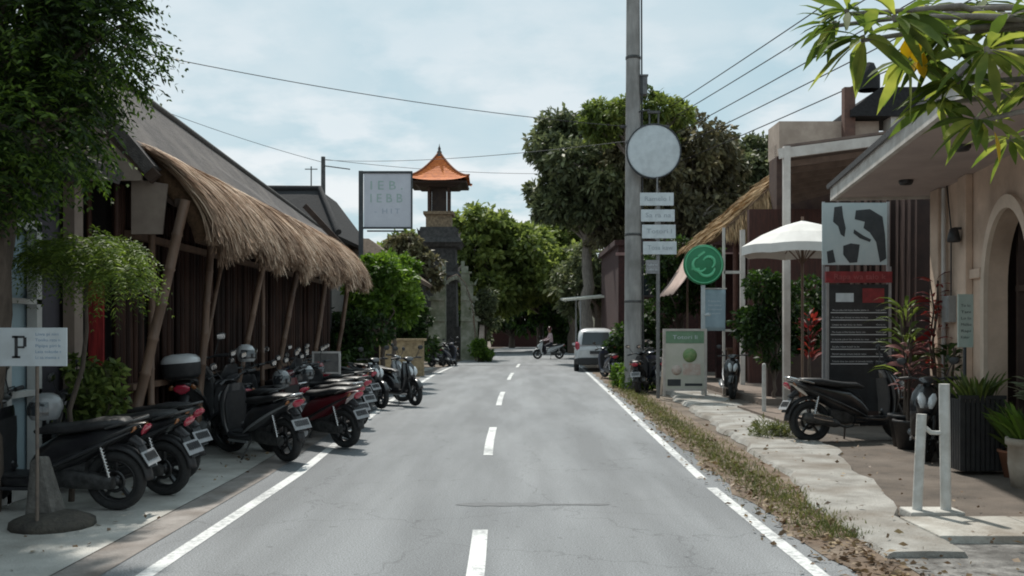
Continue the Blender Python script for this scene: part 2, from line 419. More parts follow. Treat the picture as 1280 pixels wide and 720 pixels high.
# right: dirt strip, broken concrete walkway, yard
rs = MB(); ribbon(rs, lambda y: lerp_tab(XR,y)+.2+.05*math.sin(y*3.1)+.03*math.sin(y*7), lambda y: lerp_tab(XR,y)+1.0, -6, 45, .005, .3)
tag(rs.build('verge_strip', M_litter), kind='structure')
M_walk = mat('walkway_concrete', (.40,.39,.365), (.25,.24,.22), rough=.95, scale=3.0, bump=.9, bscale=45, dirt=((.17,.14,.11), .85, 1.3))
WL = [(6.6,2.62),(8.2,2.78),(11.3,3.16),(16,3.5),(22.5,3.9),(28,4.15)]
WR = [(6.6,3.25),(8.35,3.42),(10,3.78),(12.9,4.36),(17,4.75),(22,5.0),(28,5.2)]
wk = MB(); y = 6.9
def edge(tab, y, sd): return lerp_tab(tab, y)+.05*math.sin(y*1.9+sd)+.035*math.sin(y*4.7+sd*2)+.02*math.sin(y*11+sd)
while y < 27:
    d = 2.3+1.2*rnd.random(); k = 9; dz = rnd.random()*.008; vs = []
    for i_ in range(k+1):
        yy = y+(d-.018)*i_/k; a, b = edge(WL, yy, 0), edge(WR, yy, 2)
        vs += [(a-.05,yy,-.02),(a,yy,.038+dz),(a+.03,yy,.05+dz),((a+b)/2,yy,.056+dz),(b-.03,yy,.05+dz),(b,yy,.0+dz)]
    fs_ = [(6*q+c, 6*q+c+1, 6*q+7+c, 6*q+6+c) for q in range(k) for c in range(5)]+[(0,1,2,3,4,5), tuple(reversed(range(6*k,6*k+6)))]
    wk.add(vs, fs_); y += d
tag(wk.build('walkway', M_walk), kind='structure')
M_yard = mat('yard_paving', (.135,.11,.09), (.075,.062,.052), rough=.92, scale=2.2, bump=.6, bscale=40, dirt=((.19,.16,.135), .6, 1.2))
yd = MB(); ribbon(yd, lambda y: lerp_tab(WR,y)-.05, lambda y: 12, 8.2, 40, .02, .8)
tag(yd.build('yard', M_yard), kind='structure')
cs = MB()
for x0, x1 in ((3.28,4.18),(4.2,5.2),(5.22,6.4)):
    cs.slab([(x0,7.35,.07+rnd.random()*.01),(x1,7.35,.07),(x1,8.12,.075),(x0,8.12,.07)], .1)
tag(cs.build('kerb_slab', M_conc2, bevel=.008), kind='structure')
gv = MB(); gv.add([(2.55,-6,.011),(14,-6,.011),(14,7.5,.011),(2.75,7.5,.011)], [(0,1,2,3)])
tag(gv.build('gravel_patch', M_gravel), kind='structure')
# porch step of the huts further on
st = MB(); st.bb(5.35, 9, 20.6, 27, .02, .16); st.bb(4.6, 8.5, 16.2, 19.6, .02, .1)
tag(st.build('porch_step', mat('porch_stone', (.22,.17,.14), (.14,.11,.09), rough=.9, scale=6, bump=.5)), kind='structure')

# fallen leaves and verge grass
def scatter(name, n, fx, y0, y1, z, L0, W0, m, label, cat, pw=1.6, flat=True, up=0.0):
    Y = y0 + (y1-y0)*rng.random(n)**pw
    Xs = np.array([fx(yy) for yy in Y])
    C = np.stack([Xs, Y, np.full(n, z)+rng.random(n)*.012], 1)
    if flat:
        D = np.stack([rng.normal(size=n), rng.normal(size=n), rng.normal(size=n)*.18+.08], 1)
    else:
        D = np.stack([rng.normal(size=n)*.5, rng.normal(size=n)*.5, np.ones(n)*up], 1)
    s = .6+.8*rng.random(n)
    o = quads_obj(name, leaf_quads(C, D, L0*s, W0*s, .12), m)
    return tag(o, label, cat, kind='stuff')
M_fall = leafmat('fallen_leaf', (.07,.048,.032), (.17,.11,.065), (.33,.25,.14), trans=.1, nscale=2)
M_grass = leafmat('verge_grass', (.06,.08,.025), (.11,.13,.04), (.24,.23,.09), trans=.3, nscale=1.5)
scatter('fallen_leaves', 3000, lambda y: lerp_tab(XR,y)+.45+.2*rng.normal(), 5, 28, .012, .06, .03, M_fall, 'dry brown leaves lying along the right verge of the road', 'fallen leaves')
scatter('fallen_leaves', 200, lambda y: lerp_tab(WL,y)+rng.random()*1.6, 6, 24, .075, .06, .03, M_fall, 'dry leaves scattered thinly over the broken walkway', 'fallen leaves')
scatter('fallen_leaves', 120, lambda y: -3.0-rng.random()*.7*1.5, 6, 22, .02, .05, .03, M_fall, 'dry leaves lying on the concrete under the parked scooters', 'fallen leaves')
def gx(y):
    return lerp_tab(XR,y)+.55+.16*rng.normal()
scatter('verge_grass', 9000, gx, 7.5, 30, .0, .075, .008, M_grass, 'low dry grass growing along the right verge of the road', 'grass', flat=False, up=1.0, pw=1.2)
# ------------------------------------------------------------ scooters
M_tyre = mat('tyre_rubber', (.018,.018,.019), (.03,.03,.03), rough=.85, scale=30, bump=.3)
M_rim = mat('rim_alloy', (.07,.07,.074), (.04,.04,.04), rough=.35, metal=.7, scale=8)
M_chrome = mat('chrome', (.62,.62,.63), (.5,.5,.5), rough=.18, metal=1.0, scale=8)
M_mech = mat('engine_metal', (.12,.12,.12), (.05,.05,.05), rough=.5, metal=.6, scale=12)
M_seat = mat('seat_vinyl', (.02,.02,.022), (.035,.035,.036), rough=.45, scale=20, bump=.15, bscale=120)
M_blkp = mat('black_plastic', (.018,.018,.02), (.03,.03,.032), rough=.5, scale=20)
M_red = mat('tail_lens', (.30,.01,.03), (.48,.03,.07), rough=.12, scale=9, coat=.8)
M_lamp = mat('lamp_lens', (.75,.78,.8), (.55,.58,.6), rough=.08, scale=9, coat=1)
M_plate = mat('number_plate', (.36,.37,.38), (.26,.26,.27), rough=.5, scale=8)
M_ink = mat('plate_ink', (.03,.03,.035), (.05,.05,.05), rough=.6)
def paint(name, c, rough=.28):
    return mat('paint_'+name, c, tuple(x*.8 for x in c), rough=rough, coat=.6, scale=3, dirt=(tuple(.5*x+.06 for x in c), .35, 5))
P_black = paint('black', (.012,.012,.014)); P_char = paint('charcoal', (.035,.036,.04)); P_dred = paint('dark_red', (.11,.012,.018))
P_white = paint('white', (.62,.63,.64)); P_navy = paint('navy', (.015,.022,.05)); P_silver = paint('silver', (.26,.27,.28)); P_red = paint('red', (.30,.02,.02))
def rotz_about(px, a, tilt=.42):
    ax = Vector((-tilt, 0, .91)).normalized()
    T = Matrix.Translation(Vector((px, 0, .9)))
    return T @ Matrix.Rotation(a, 4, ax) @ T.inverted()
def wheel(root, x, S, width=.1, r=.275):
    t = MB()
    w = width/2; k = r-.085
    prof = [(k, -w*.6), (k+.03, -w*.95), (r-.03, -w), (r-.008, -w*.62), (r, 0), (r-.008, w*.62), (r-.03, w), (k+.03, w*.95), (k, w*.6)]
    t.lathe(prof, (x,0,r), 32, 'y', closed=True)
    h = MB()
    h.lathe([(k-.018,-w*.55),(k+.004,-w*.62),(k+.004,w*.62),(k-.018,w*.55)], (x,0,r), 32, 'y', closed=True)
    h.lathe([(.0,-w*.7),(.045,-w*.7),(.05,-w*.3),(.05,w*.3),(.045,w*.7),(.0,w*.7)], (x,0,r), 14, 'y')
    for q in range(5):
        a = q*2*PI/5+.3
        c = Vector((x+math.cos(a)*k*.55, 0, r+math.sin(a)*k*.55))
        h.box(c, (k*.92, w*.7, .028), Matrix.Rotation(-a, 3, 'Y'))
    h.lathe([(.07, w*.72), (.105, w*.72), (.105, w*.8), (.07, w*.8)], (x,0,r), 20, 'y', closed=True)
    if S is not None: t.xf(S); h.xf(S)
    wo_ = MB(); wo_.lathe([(.012,-w*1.5),(.02,-w*1.5),(.02,w*1.5),(.012,w*1.5)], (x,0,r), 10, 'y', closed=True)
    if S is not None: wo_.xf(S)
    o = wo_.build('wheel', M_mech, root)
    t.build('tyre', M_tyre, o); h.build('rim', M_rim, o)
def arc_shell(mb, cx, cz, r, a0, a1, w, n=12, drop=.03):
    vs = []; fs = []
    cross = [(-w, -drop), (-w*.8, 0), (0, .012), (w*.8, 0), (w, -drop)]
    m = len(cross)
    for i in range(n+1):
        a = a0+(a1-a0)*i/n
        for y, dr in cross: vs.append((cx+(r+dr)*math.cos(a), y, cz+(r+dr)*math.sin(a)))
        for y, dr in reversed(cross): vs.append((cx+(r+dr-.008)*math.cos(a), y*.96, cz+(r+dr-.008)*math.sin(a)))
    k = 2*m
    for i in range(n):
        for j in range(k): fs.append((i*k+j, i*k+(j+1) % k, (i+1)*k+(j+1) % k, (i+1)*k+j))
    fs.append(tuple(range(k))); fs.append(tuple(reversed(range(n*k, n*k+k))))
    mb.add(vs, fs, True)
SYL = 'ma na ka ri ta lo pa su ni wa de li ra to be sa ku pi me la'.split()
_cache = {}
def font_shape(txt):
    """outline faces of a short line of lettering, x from 0, height 1"""
    if txt in _cache: return _cache[txt]
    cu = bpy.data.curves.new('lettering_curve', 'FONT'); cu.body = txt; cu.resolution_u = 2; cu.extrude = 0
    ob = bpy.data.objects.new('lettering_curve', cu); col.objects.link(ob)
    bpy.context.view_layer.update()
    me = bpy.data.meshes.new_from_object(ob.evaluated_get(bpy.context.evaluated_depsgraph_get()))
    vs = [(v.co.x, v.co.y) for v in me.vertices]; fs = [tuple(p.vertices) for p in me.polygons]
    bpy.data.objects.remove(ob); bpy.data.curves.remove(cu); bpy.data.meshes.remove(me)
    mx = max([v[0] for v in vs] or [1]); _cache[txt] = (vs, fs, mx); return _cache[txt]
def text_line(mb, txt, x0, z0, h, y, width=None):
    """flat lettering facing the street, cap height h, standing at x0, z0"""
    vs, fs, mx = font_shape(txt); k = h/.73
    kx = k if width is None else width/mx
    mb.add([(x0+a*kx, y, z0+b*k) for a, b in vs], fs); return mx*kx
def text_bars(mb, x0, x1, z0, z1, y, rows, seed=0, gap=.45, jag=True):
    """rows of small lettering, too small to read in the photo"""
    r = random.Random(seed*7+3); H = (z1-z0)/rows; y -= .002
    for i in range(rows):
        h = H*(1-gap)*.8; zt = z1-i*H-H*gap*.5; room = (x1-x0)*(1-(r.random()*.25 if jag else 0)); n = max(2, int(room/(h*.62)))
        t = ''
        while len(t) < n: t += ''.join(r.choice(SYL) for _ in range(r.randint(1, 3)))+' '
        t = t[:n].strip(); t = t[0].upper()+t[1:]
        text_line(mb, t, x0, zt-h, h, y, room)
def make_scooter(P, P2, label, group, steer=0.0, plate_col=None, tail=None, big=False, rack=False):
    root = thing('parked_scooter', label, 'scooter', group=group)
    S = rotz_about(.46, steer) if steer else None
    k = 1.0
    # rear body: cowl loft
    b = MB()
    b.loft([(-.93,.80,R(-65),.035,.03),(-.88,.785,R(-50),.085,.05),(-.76,.735,R(-25),.125,.075),(-.58,.66,R(-12),.155,.11),(-.36,.575,R(-5),.165,.15),(-.14,.51,0,.15,.185),(.02,.44,0,.125,.17),(.10,.36,R(10),.11,.12)], p=2.6)
    b.loft([(-.08,.30,0,.14,.075),(.06,.275,0,.165,.06),(.3,.27,R(-5),.165,.055),(.4,.31,R(-35),.15,.055)], p=3.4)
    b.build('body', P, root)
    # side trim strips, darker plastic
    tr = MB()
    for s in (-1, 1):
        tr.tube([(-.84,s*.105,.74),(-.6,s*.162,.64),(-.35,s*.172,.53),(-.1,s*.158,.42),(.08,s*.13,.33)], [.008,.016,.02,.018,.01], 8)
        tr.bb(-.05, .36, s*.15, s*.172, .215, .245)
    tr.build('trim', P2, root)
    fm = MB(); fm.loft([(.0,.328,0,.12,.012),(.34,.33,0,.125,.012)], p=6); fm.build('foot_mat', M_blkp, root)
    s_ = MB()
    s_.loft([(-.80,.80,R(-10),.07,.02),(-.74,.815,R(-6),.115,.04),(-.5,.795,R(-4),.135,.055),(-.34,.768,R(-8),.14,.05),(-.2,.752,0,.135,.045),(-.02,.745,R(8),.105,.042),(.08,.715,R(40),.06,.025)], p=2.8)
    s_.build('seat', M_seat, root)
    gr = MB()
    gr.tube([(-.62,.13,.775),(-.78,.135,.82),(-.92,.085,.855),(-.95,0,.86),(-.92,-.085,.855),(-.78,-.135,.82),(-.62,-.13,.775)], .013, 8)
    gr.build('grab_rail', M_mech if not big else M_chrome, root)
    # leg shield and nose
    f = MB()
    f.loft([(.40,.285,R(75),.155,.04),(.45,.42,R(78),.175,.05),(.47,.56,R(82),.19,.065),(.455,.70,R(98),.20,.075),(.42,.83,R(108),.18,.07),(.385,.93,R(112),.12,.05)], p=2.6)
    f.loft([(.47,.50,R(88),.06,.05),(.535,.62,R(95),.115,.075),(.535,.74,R(105),.135,.07),(.49,.86,R(112),.11,.05),(.44,.94,R(115),.06,.03)], p=2.2)
    f.build('front_fairing', P, root)
    li = MB(); li.loft([(.375,.36,R(80),.14,.01),(.385,.55,R(84),.16,.012),(.375,.7,R(98),.165,.012),(.35,.84,R(108),.13,.01)], p=3); li.build('inner_shield', M_blkp, root)
    hl = MB()
    for s in (-1, 1):
        hl.loft([(.60,.66,R(95),.022,.02,s*.05),(.612,.72,R(100),.045,.028,s*.055),(.585,.79,R(106),.05,.025,s*.066),(.55,.845,R(110),.02,.012,s*.075)], p=2.2, n=12)
    hl.build('headlight', M_lamp, root)
    # steering group
    ff = MB(); arc_shell(ff, .64, .275, .31, R(20), R(165), .062)
    ff2 = MB()
    for s in (-1, 1):
        ff2.tube([(.64,s*.078,.275),(.545,s*.078,.50),(.52,s*.07,.56)], [.026,.026,.02], 10)
    ff2.tube([(.545,0,.5),(.42,0,.96)], .028, 10); ff2.bar((.54,-.09,.53),(.54,.09,.53),.05,.04)
    hb = MB(); hb.loft([(.50,.965,R(60),.05,.03),(.46,1.0,R(30),.11,.045),(.40,1.02,R(0),.125,.04),(.345,1.0,R(-40),.07,.03)], p=2.3)
    bars = MB(); bars.tube([(.34,.36,1.02),(.39,.2,1.03),(.41,0,1.0),(.39,-.2,1.03),(.34,-.36,1.02)], .013, 10)
    for s in (-1, 1):
        bars.tube([(.327,s*.372,1.018),(.358,s*.25,1.03)], .021, 12)
        bars.tube([(.40,s*.2,1.04),(.425,s*.27,1.04),(.395,s*.37,1.03)], .007, 6)
    if S is not None:
        for q in (ff, ff2, hb, bars): q.xf(S)
    ff.build('front_fender', P, root); ff2.build('front_fork', M_mech, root); hb.build('handlebar_cowl', P, root); bars.build('handlebar', M_blkp, root)
    for s in (-1, 1):
        mr = MB(); mr.tube([(.40,s*.2,1.03),(.43,s*.25,1.14),(.42,s*.29,1.22)], .007, 7)
        mr.loft([(.435,1.20,R(90),.03,.012,s*.31),(.432,1.225,R(90),.06,.02,s*.31),(.425,1.265,R(90),.065,.02,s*.315),(.42,1.29,R(90),.035,.01,s*.315)], p=2.4, n=14)
        if S is not None: mr.xf(S)
        mo = mr.build('mirror', M_blkp, root)
        mg = MB(); mg.loft([(.411,1.215,R(90),.045,.002,s*.31),(.406,1.24,R(90),.054,.002,s*.312),(.401,1.27,R(90),.045,.002,s*.314)], p=2.6, n=14)
        if S is not None: mg.xf(S)
        mg.build('mirror_glass', M_chrome, mo)
    wheel(root, .64, S); wheel(root, -.64, None, .115)
    # swing arm, engine, exhaust, shocks, stand
    e = MB(); e.loft([(-.66,.275,0,.05,.055,.1),(-.5,.29,0,.055,.075,.1),(-.25,.31,0,.06,.09,.095),(-.08,.31,0,.05,.07,.08)], p=3)
    e.loft([(-.4,.36,0,.11,.1),(-.2,.34,0,.12,.12),(-.05,.33,0,.09,.09)], p=3)
    e.build('engine', M_mech, root)
    ex = MB(); ex.tube([(-.1,-.1,.22),(-.22,-.15,.2),(-.34,-.165,.235)], .018, 10)
    ex.tube([(-.32,-.165,.235),(-.38,-.17,.25),(-.74,-.175,.335),(-.80,-.175,.35)], [.03,.055,.062,.045], 16)
    ex.build('exhaust', P2 if P2 is P_silver else M_mech, root)
    eg = MB(); eg.loft([(-.44,.30,R(-10),.012,.035,-.235),(-.6,.335,R(-10),.012,.05,-.238),(-.7,.355,R(-10),.012,.03,-.236)], n=12); eg.build('heat_shield', M_chrome, root)
    sh = MB()
    for s in ((-1, 1) if big else (1,)):
        sh = MB(); sh.tube([(-.63,s*.12,.33),(-.56,s*.125,.62)], .016, 8)
        for q in range(8): sh.lathe([(.024,0),(.03,.006),(.024,.012)], (-.625+.0079*q, s*.12, .37+.03*q), 10, 'z')
        sh.build('shock_absorber', M_chrome, root)
    rf = MB(); arc_shell(rf, -.64, .275, .33, R(75), R(178), .055)
    rf.bar((-.86,0,.62),(-.985,0,.40),.13,.018); rf.loft([(-.80,.66,R(-40),.06,.04),(-.9,.60,R(-60),.05,.03)], n=12)
    rf.build('rear_fender', M_blkp, root)
    tl = MB()
    tl.loft([(-.905,.70,R(-70),.03,.012),(-.93,.735,R(-70),.085,.022),(-.945,.765,R(-68),.09,.02),(-.945,.79,R(-66),.05,.012)], p=2.6)
    tlo = tl.build('tail_light', tail or M_red, root)
    for s in (-1, 1):
        ti = MB(); ti.loft([(-.86,.74,R(-70),.02,.012,s*.125),(-.885,.765,R(-70),.03,.018,s*.12),(-.88,.79,R(-68),.015,.01,s*.11)], p=2.4, n=12); ti.build('turn_signal', mat('amber_lens', (.25,.09,.03), (.3,.12,.04), rough=.15, coat=.6) , root)
    pl = MB(); pl.bar((-.935,0,.555),(-1.005,0,.435),.25,.006, up=(-.8,0,.5)); po = pl.build('license_plate', plate_col or M_plate, root)
    pi = MB()
    rr = random.Random(hash(label) & 255)
    for q in range(6):
        y0 = -.1+q*.034
        for (dz0, dz1, dy) in ((.02,.1,.006),):
            a = Vector((-.941,y0,.545)); 
            pi.bar((-.948,y0,.54),(-.987,y0,.473),.007,.012, up=(-.8,0,.5))
            if rr.random() < .7: pi.bar((-.953,y0,.532),(-.953,y0+.018,.532),.008,.012, up=(-.8,0,.5))
            if rr.random() < .6: pi.bar((-.982,y0,.482),(-.982,y0+.018,.482),.008,.012, up=(-.8,0,.5))
            pi.bar((-.95,y0+.018,.537),(-.985,y0+.018,.478),.006,.012, up=(-.8,0,.5))
    pi.build('lettering', M_ink, po)
    sdn = MB(); sdn.tube([(-.1,.12,.27),(-.05,.27,.02)], .012, 8); sdn.bb(-.09,-.01,.25,.29,0,.02); sdn.build('side_stand', M_mech, root)
    if big:
        wsn = MB(); wsn.loft([(.53,.93,R(112),.14,.006),(.47,1.08,R(112),.13,.006),(.42,1.19,R(112),.08,.005)], p=3); wsn.build('windscreen', mat('smoked_screen', (.03,.03,.035), (.05,.05,.05), rough=.1, coat=.5), root)
    if rack:
        bx = MB(); bx.loft([(-1.02,.98,R(90),.0,.0)]+[(-.86,.86,R(90),.17,.17),(-.86,.9,R(90),.2,.2),(-.86,1.02,R(90),.205,.205)], p=3.4)
        bo = bx.build('top_box', M_blkp, root)
        ld = MB(); ld.loft([(-.86,1.022,R(90),.21,.21),(-.86,1.06,R(90),.205,.205),(-.86,1.1,R(90),.16,.17),(-.86,1.115,R(90),.08,.08)], p=3); ld.build('lid', P_white, bo)
    return root
def put(o, x, y, heading, lean=-4, fresh=True, label=None, group=None):
    """x, y is where the rear wheel touches the ground; heading in degrees from +X"""
    a = R(heading); r = o if fresh else copy_tree(o)
    r.location = (x+.64*math.cos(a), y+.64*math.sin(a), .012)
    r.rotation_euler = (R(lean), 0, a)
    if label: r['label'] = label
    return r
GL = 'scooters parked in a row on the left pavement'
A = make_scooter(P_black, P_char, 'black scooter nearest the camera on the left, its rear wheel lowest in the row', GL, steer=.3)
put(A, -3.58, 8.72, 176, lean=-5)
put(A, -3.42, 9.5, 166, lean=-5, fresh=False, label='black scooter tucked just behind the nearest one beside the parking sign')
B = make_scooter(P_char, P_silver, 'charcoal scooter with big red tail light and pale number plate on the left pavement', GL, steer=.35, big=True)
put(B, -2.78, 11.9, 140, lean=-5)
Cc = make_scooter(P_dred, P_black, 'dark red scooter standing just beyond the one with the big red tail light', GL, steer=.3)
put(Cc, -2.3, 13.3, 146, lean=-5)
D = make_scooter(P_char, P_black, 'scooter with white top box parked deep under the thatched awning', GL, steer=.2, rack=True)
put(D, -4.1, 12.3, 100, lean=-4); D.scale = (1.12, 1.12, 1.2)
put(A, -3.25, 12.9, 140, fresh=False, label='black scooter half hidden behind the dark red one, by the bamboo posts')
put(B, -3.25, 14.3, 142, fresh=False, label='charcoal scooter behind the dark red one, under the thatch fringe')
E = make_scooter(P_navy, P_char, 'navy blue scooter in the middle of the left row', GL, steer=.3)
put(E, -2.75, 15.3, 145)
put(Cc, -3.0, 16.9, 143, fresh=False, label='dark red scooter in the middle of the left row beyond the navy one')
put(A, -2.95, 18.2, 140, fresh=False, label='black scooter under the far half of the thatch fringe')
put(B, -3.0, 19.5, 148, fresh=False, label='charcoal scooter beside the far end of the thatched bar')
F = make_scooter(P_black, P_silver, 'black scooter turned to face the road, headlight towards the camera', GL, steer=-.25)
put(F, -3.75, 20.6, -38)
G_ = make_scooter(P_silver, P_black, 'silver scooter facing the road at the far end of the near row', GL, steer=.2)
put(G_, -3.6, 22.4, -28)
put(E, -3.9, 14.0, 120, fresh=False, label='navy scooter wedged against the bamboo posts behind the charcoal ones')
put(A, -3.7, 15.4, 125, fresh=False, label='black scooter wedged against the bamboo screen halfway down the row')
put(Cc, -3.75, 17.6, 128, fresh=False, label='dark red scooter close to the bamboo screen near the framed board')
put(B, -3.75, 19.0, 125, fresh=False, label='charcoal scooter close to the far end of the bamboo screen')
put(A, -3.62, 10.45, 160, fresh=False, label='black scooter third from the parking sign, nose to the bamboo front')
put(B, -2.45, 14.45, 143, fresh=False, label='charcoal scooter close behind the dark red one at the white line')
put(A, -2.6, 16.2, 141, fresh=False, label='black scooter at the white line halfway down the left row')
put(F, -3.1, 21.4, -40, fresh=False, label='black scooter facing the road between two others at the row end')
GF = 'scooters parked in front of the stone gate'
put(A, -3.5, 42.0, 60, fresh=False, label='black scooter at the left of the group before the stone gate')['group'] = GF
put(E, -3.05, 42.6, 70, fresh=False, label='navy scooter in the middle of the group before the stone gate')['group'] = GF
put(G_, -2.75, 44.4, 250, fresh=False, label='silver scooter at the right of the group before the stone gate')['group'] = GF
GR = 'scooters on the right hand side of the road'
H = make_scooter(P_black, P_black, 'black scooter side on in front of the black menu board', GR, steer=-.2, big=True)
put(H, 4.42, 13.95, 8, lean=-4); H.scale = (1.14, 1.1, 1.1)
put(F, 5.62, 13.1, 246, fresh=False, label='black scooter facing the camera in front of the potted red leaved plants')['group'] = GR
put(B, 3.6, 28.0, 75, fresh=False, label='charcoal scooter parked at the foot of the concrete utility pole')['group'] = GR
put(A, 3.25, 24.7, 75, fresh=False, label='black scooter parked right in front of the utility pole foot')['group'] = GR
put(E, 3.95, 25.2, 95, fresh=False, label='navy scooter between the utility pole foot and the direction sign post')['group'] = GR
put(E, 3.35, 31.5, 100, fresh=False, label='navy scooter parked behind the utility pole near the white car')['group'] = GR
put(A, 4.25, 27.2, 110, fresh=False, label='black scooter standing to the right of the utility pole')['group'] = GR
put(F, 5.35, 23.8, 260, fresh=False, label='black scooter behind the framed photo board')['group'] = GR

# helmets hung on mirrors and seats
def helmet(loc, P, label, rz=0):
    h = thing('helmet', label, 'helmet', loc, rz, 'helmets left on the scooters')
    m = MB(); prof = [(.001,.245),(.05,.24),(.09,.218),(.12,.175),(.13,.12),(.127,.06),(.115,.02),(.10,.0)]
    m.lathe(prof, (0,0,0), 22); m.v = [(x*1.15+(.02 if z < .1 else 0), y*.95, z) for x, y, z in m.v]
    m.build('shell', P, h)
    v = MB(); n = 12; vs = []
    for i in range(n+1):
        a = R(-70+140*i/n)
        for z, r_ in ((.045,.158),(.12,.162),(.165,.14)): vs.append((r_*math.cos(a)+.012, r_*.86*math.sin(a), z))
    v.add(vs, [(3*i+j, 3*i+j+1, 3*i+4+j, 3*i+3+j) for i in range(n) for j in (0, 1)], True)
    v.build('visor', mat('visor_dark', (.02,.025,.03), (.04,.045,.05), rough=.08, coat=1), h)
    return h
helmet((-3.76,13.55,1.20), P_white, 'white open helmet resting on a handlebar behind the big red tail light', R(-40))
helmet((-3.3,13.72,.83), P_silver, 'silver helmet left on the seat of the scooter behind the dark red one', R(-60))
helmet((-3.45,15.98,.83), P_white, 'white helmet left on the navy scooter seat in the left row', R(-30))
helmet((-3.48,17.2,.83), P_red, 'red helmet left on the dark red scooter further down the row', R(-70))
helmet((-3.45,18.6,.83), P_white, 'white helmet on the black scooter under the far thatch', R(-70))
helmet((-4.25,8.77,.83), P_silver, 'silver helmet on the seat of the nearest black scooter', R(-120))
# ------------------------------------------------------------ left buildings
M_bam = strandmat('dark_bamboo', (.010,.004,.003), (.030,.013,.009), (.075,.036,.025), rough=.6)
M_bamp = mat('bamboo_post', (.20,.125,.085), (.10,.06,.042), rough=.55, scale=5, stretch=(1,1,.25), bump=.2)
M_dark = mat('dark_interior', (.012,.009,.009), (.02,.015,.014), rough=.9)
M_thin = mat('grey_thatch_roof', (.115,.102,.098), (.065,.058,.057), rough=.95, scale=14, stretch=(1,.25,1), bump=1, bscale=60, dirt=((.19,.165,.15), .6, 1.2))
M_thatch_base = mat('thatch_core', (.14,.08,.045), (.07,.04,.02), rough=.95, scale=20, bump=.8)
M_thatch = strandmat('thatch_straw', (.10,.064,.044), (.42,.285,.20), (.80,.64,.49))
M_thatchy = strandmat('golden_thatch', (.15,.10,.055), (.36,.24,.13), (.54,.39,.23))
M_beige = mat('beige_panel', (.30,.24,.20), (.22,.17,.145), rough=.85, scale=3, bump=.2, dirt=((.2,.15,.12), .5, 2))
def node_post(mb, a, b, r, n=10):
    """bamboo culm with joints"""
    a, b = Vector(a), Vector(b); L = (b-a).length; k = max(3, int(L/.38)); pts = []; rad = []
    for i in range(k+1):
        p = a+(b-a)*i/k + Vector((rnd.uniform(-1,1),rnd.uniform(-1,1),0))*r*.12
        d = (b-a).normalized()*r*.35
        if i in (0, k): pts.append(p); rad.append(r)
        else:
            pts += [p-d, p, p+d]; rad += [r*.95, r*1.13, r*.95]
    mb.tube(pts, rad, n)
bar = thing('thatched_bar', 'bamboo bar with shaggy thatched awning and grey roof along the left pavement', 'bar', (-4.5, 10.4, 0))
BO = Vector((4.5, -10.4, 0))
def rel(mb, off): mb.v = [(p[0]+off[0], p[1]+off[1], p[2]+off[2]) for p in mb.v]; return mb
# back mass: dark volume behind the screen
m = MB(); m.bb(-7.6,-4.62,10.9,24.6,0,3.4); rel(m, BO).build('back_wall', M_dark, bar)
def screen(y0, y1, x, pitch, m_, seed, z1=3.3, front=False, x0=0, x1=0):
    r = random.Random(seed); mb = MB(); t = (x0 if front else y0); end = (x1 if front else y1)
    while t < end:
        rr = pitch*(.30+.17*r.random()); lean = r.uniform(-.05,.05); top = z1+r.uniform(-.1,.05)
        if r.random() < .9:
            if front: mb.tube([(t, y0+r.uniform(-.03,.03), .05), (t+lean, y0, top)], rr, 6, cap=False)
            else: mb.tube([(x+r.uniform(-.03,.03), t, .05), (x, t+lean, top)], rr, 6, cap=False)
        t += pitch*(.8+.5*r.random())
    return mb
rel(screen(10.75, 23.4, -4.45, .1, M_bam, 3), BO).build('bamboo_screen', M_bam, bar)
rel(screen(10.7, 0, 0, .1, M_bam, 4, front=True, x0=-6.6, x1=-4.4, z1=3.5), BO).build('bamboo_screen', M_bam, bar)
# counter rail, sill and red panels near the corner
m = MB(); m.bb(-4.40,-4.30,10.9,23.2,.96,1.03); m.bb(-4.40,-4.32,10.9,23.2,2.7,2.78); rel(m, BO).build('rail', M_bamp, bar)
m = MB(); 
for x0, x1, z0, z1 in ((-4.98,-4.84,.5,2.15),(-4.66,-4.5,.4,2.2)): m.bb(x0, x1, 10.56, 10.6, z0, z1)
rel(m, BO).build('red_panel', mat('red_cloth', (.32,.02,.02), (.16,.01,.012), rough=.8, scale=4, stretch=(6,1,.6), bump=.5), bar)
# leaning posts
for a, b, r_ in (((-4.3,10.55,0),(-3.66,10.75,3.1),.06),((-4.1,12.4,0),(-3.85,12.4,3.2),.05),((-4.15,13.9,0),(-3.6,14.2,3.0),.045),((-3.95,15.2,0),(-3.95,15.2,3.0),.035),((-4.15,16.3,0),(-3.65,16.6,3.0),.05),((-4.05,18.9,0),(-3.65,19.1,3.0),.05),((-4.05,21.4,0),(-3.62,21.5,3.0),.05),((-4.3,12.6,0),(-4.05,13.6,2.9),.03),((-4.1,10.9,0),(-4.2,11.2,3.2),.04)):
    m = MB(); node_post(m, a, b, r_); rel(m, BO).build('post', M_bamp, bar)
# gable panel seen under the near end of the roof
m = MB(); m.prism([(-5.9,3.3),(-4.1,3.3),(-4.1,3.4),(-5.3,4.9),(-5.9,4.3)], 10.62, 10.66); rel(m, BO).build('gable_panel', M_beige, bar)
m = MB(); m.prism([(-4.26,2.72),(-3.92,2.72),(-3.86,3.28),(-4.26,3.34)], 10.74, 10.78); rel(m, BO).build('end_panel', M_beige, bar)
